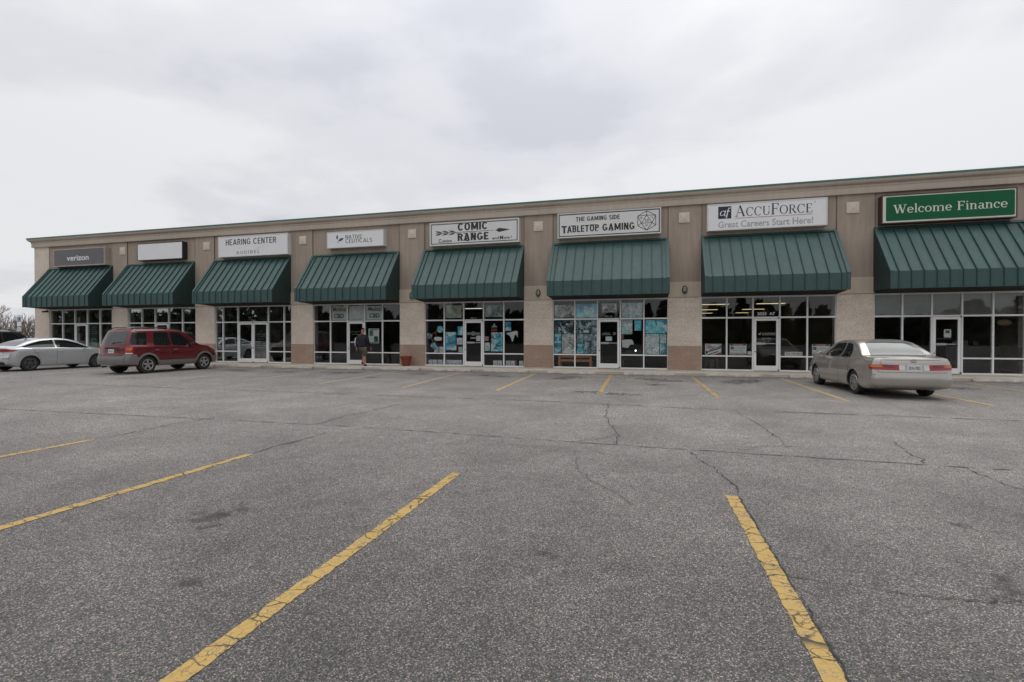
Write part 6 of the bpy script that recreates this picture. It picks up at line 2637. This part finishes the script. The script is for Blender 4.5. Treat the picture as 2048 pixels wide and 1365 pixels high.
chain('shoe', [(.10, -.085, .045, .046), (.105, .0, .048, .050), (.112, .10, .040, .044), (.118, .17, .030, .030)], SHOE, man)
chain('shoe', [(-.08, .065, .16, .046), (-.08, .12, .13, .050), (-.08, .20, .105, .044), (-.08, .27, .10, .030)], SHOE, man)
chain('cap', [(0, -.01, 1.70, (.088, .105)), (0, .02, 1.74, (.088, .108)), (0, .03, 1.775, (.06, .07))], CAP, man)
b = MB()
b.box(-.07, .07, .11, .20, 1.70, 1.712, bev=.004)
b.build('cap_peak', CAP, man)

# ------------------------------------------------------------------ sign post and trees at the far end
t = empty('parking_sign', (-34.75, 19.9, .0))
tag(t, 'blue and white parking sign on a thin post at the end of the block', 'sign')
b = MB()
b.tube([(-34.75, 19.93, .0), (-34.75, 19.93, 2.75)], .03, 8)
local(t, b.build('post', DARKM, smooth=True))
b = MB()
b.box(-34.93, -34.57, 19.885, 19.899, 2.10, 2.72, bev=.004)
local(t, b.build('sign_plate', PAPER))
b = MB()
b.box(-34.87, -34.63, 19.879, 19.884, 2.36, 2.62)
local(t, b.build('blue_square', mat('sign blue', (.02, .05, .20), .5)))
b = MB()
b.lathe([(0, 0), (.03, 0)], 12, axis='y', c=(-34.76, 19.877, 2.57))
y = 19.877
pl_ = []
_arc(pl_, -34.75, 2.43, .06, .06, 120, 380, .018, .018, 14)
for p in pl_:
    b.face([(q.x, y, q.y) for q in p])
b.face([(-34.775, y, 2.42), (-34.755, y, 2.42), (-34.755, y, 2.54), (-34.775, y, 2.54)])
b.face([(-34.77, y - .0004, 2.445), (-34.70, y - .0004, 2.445), (-34.66, y - .0004, 2.37), (-34.675, y - .0004, 2.365), (-34.71, y - .0004, 2.425), (-34.77, y - .0004, 2.425)])
local(t, b.build('wheelchair_mark', PAPER, fix=False))
b = MB()
b.box(-34.92, -34.58, 19.885, 19.899, 1.80, 2.06, bev=.004)
local(t, b.build('lower_plate', mat('pale green plate', (.50, .60, .55), .5)))

BARK = mat('grey bark', (.155, .125, .105), .95, var=.2, vs=3)
TWIG = mat('brown twigs', (.19, .15, .125), .95, var=.25, vs=.8)


def bare_tree(X, Y, H, seed, label):
    r = random.Random(seed)
    t = empty('bare_tree', (X, Y, 0))
    tag(t, label, 'tree', 'bare trees beyond the end of the block')
    tr, tw = MB(), MB()

    def grow_(p, d, l, rad, lev):
        q = p + d * l
        mid = p + d * l * .5 + Vector((r.gauss(0, .03), r.gauss(0, .03), 0)) * l
        (tr if lev < 3 else tw).tube([p, mid, q], [rad, rad * .85, rad * .68], 5 if lev < 3 else 3, cap=False)
        if lev >= 6 or l < .16:
            return
        k = 3 if lev < 5 else 2
        for i in range(k):
            a = r.uniform(.30, .75) if i else r.uniform(.05, .35)
            ax = Vector((r.gauss(0, 1), r.gauss(0, 1), r.gauss(0, 1))).normalized()
            nd = (Matrix.Rotation(a, 3, ax) @ d)
            nd = (nd + Vector((0, 0, .12))).normalized()
            grow_(p + d * l * r.uniform(.65, 1.0), nd, l * r.uniform(.62, .82), rad * .62, lev + 1)
    grow_(Vector((X, Y, -.1)), Vector((r.gauss(0, .04), 0, 1)).normalized(), H * .26, H * .020, 0)
    local(t, tr.build('trunk', BARK, fix=False))
    local(t, tw.build('crown', TWIG, fix=False))


for i, (X, Y, H, lab) in enumerate([(-97, 52, 9.5, 'tall bare tree with a spreading crown beyond the parking sign'), (-88, 56, 7.5, 'bare tree just past the corner of the block'), (-108, 58, 8.0, 'bare tree at the very edge beyond the black car'), (-84, 48, 6.0, 'low bare tree hard against the corner of the block'), (-103, 48, 6.0, 'low bare tree below the tallest crown')]):
    bare_tree(X, Y, H, 60 + i, lab)
# scrub behind them
r = random.Random(5)
b = MB()
for i in range(15000):
    x = r.uniform(-150, -74)
    y = 66 + r.uniform(-3, 6)
    h = r.uniform(1.5, 5.6)
    z = r.uniform(0, h)
    a = r.uniform(-.5, .5)
    l, w = r.uniform(.5, 1.4), r.uniform(.03, .10)
    b.face([(x - w, y, z), (x + w, y, z), (x + a * l, y + r.uniform(-.3, .3), z + l)])
tag(b.build('scrub', mat('brown scrub', (.14, .105, .085), .95, var=.3, vs=.4), fix=False), kind='stuff')

# wood across the road, behind the camera: only the shop glass shows it
b = MB()
LEAFM = mat('evergreen foliage', (.028, .034, .022), .9, var=.4, vs=.5)
r = random.Random(9)
for i in range(330):
    cx_, cy_ = -330 + i * 1.3 + r.uniform(-1.5, 1.5), -60 + r.uniform(-5, 4)
    H = r.uniform(5.0, 8.0) * (1 + .25 * math.sin(cx_ * .11) + (.5 if cx_ < -60 else 0))
    for k in range(90):
        z = r.uniform(.02, 1) ** .9 * H
        rad = 2.3 * (1.05 - z / H) ** .6 + .2
        a = r.uniform(0, 6.283)
        x, y = cx_ + math.cos(a) * rad * r.uniform(.3, 1), cy_ + math.sin(a) * rad * r.uniform(.3, 1)
        sz = r.uniform(.6, 1.15) * (1.35 - .5 * z / H)
        d = Vector((r.gauss(0, .5), r.gauss(0, 1), r.gauss(0, .4))).normalized()
        e1 = d.orthogonal().normalized() * sz
        e2 = d.cross(e1).normalized() * sz * .7
        p = Vector((x, y, z))
        b.face([p - e1 - e2 * .3, p + e2, p + e1, p - e2 * .8])
rows = []
for i in range(240):
    x = -330 + i * 1.9
    h = 4.2 + 1.3 * math.sin(x * .13) + r.uniform(-.7, .7) + (2.0 if x < -70 else 0)
    rows.append([(x, -60, -.2), (x + r.uniform(-.4, .4), -63, h * .6 + r.uniform(-.4, .4)), (x + r.uniform(-.4, .4), -66, h), (x, -74, h * .6), (x, -80, -.2)])
for r0, r1 in zip(rows[:-1], rows[1:]):
    for k in range(4):
        b.quad(r0[k], r1[k], r1[k + 1], r0[k + 1])
tag(b.build('treeline', LEAFM, fix=False), kind='stuff')
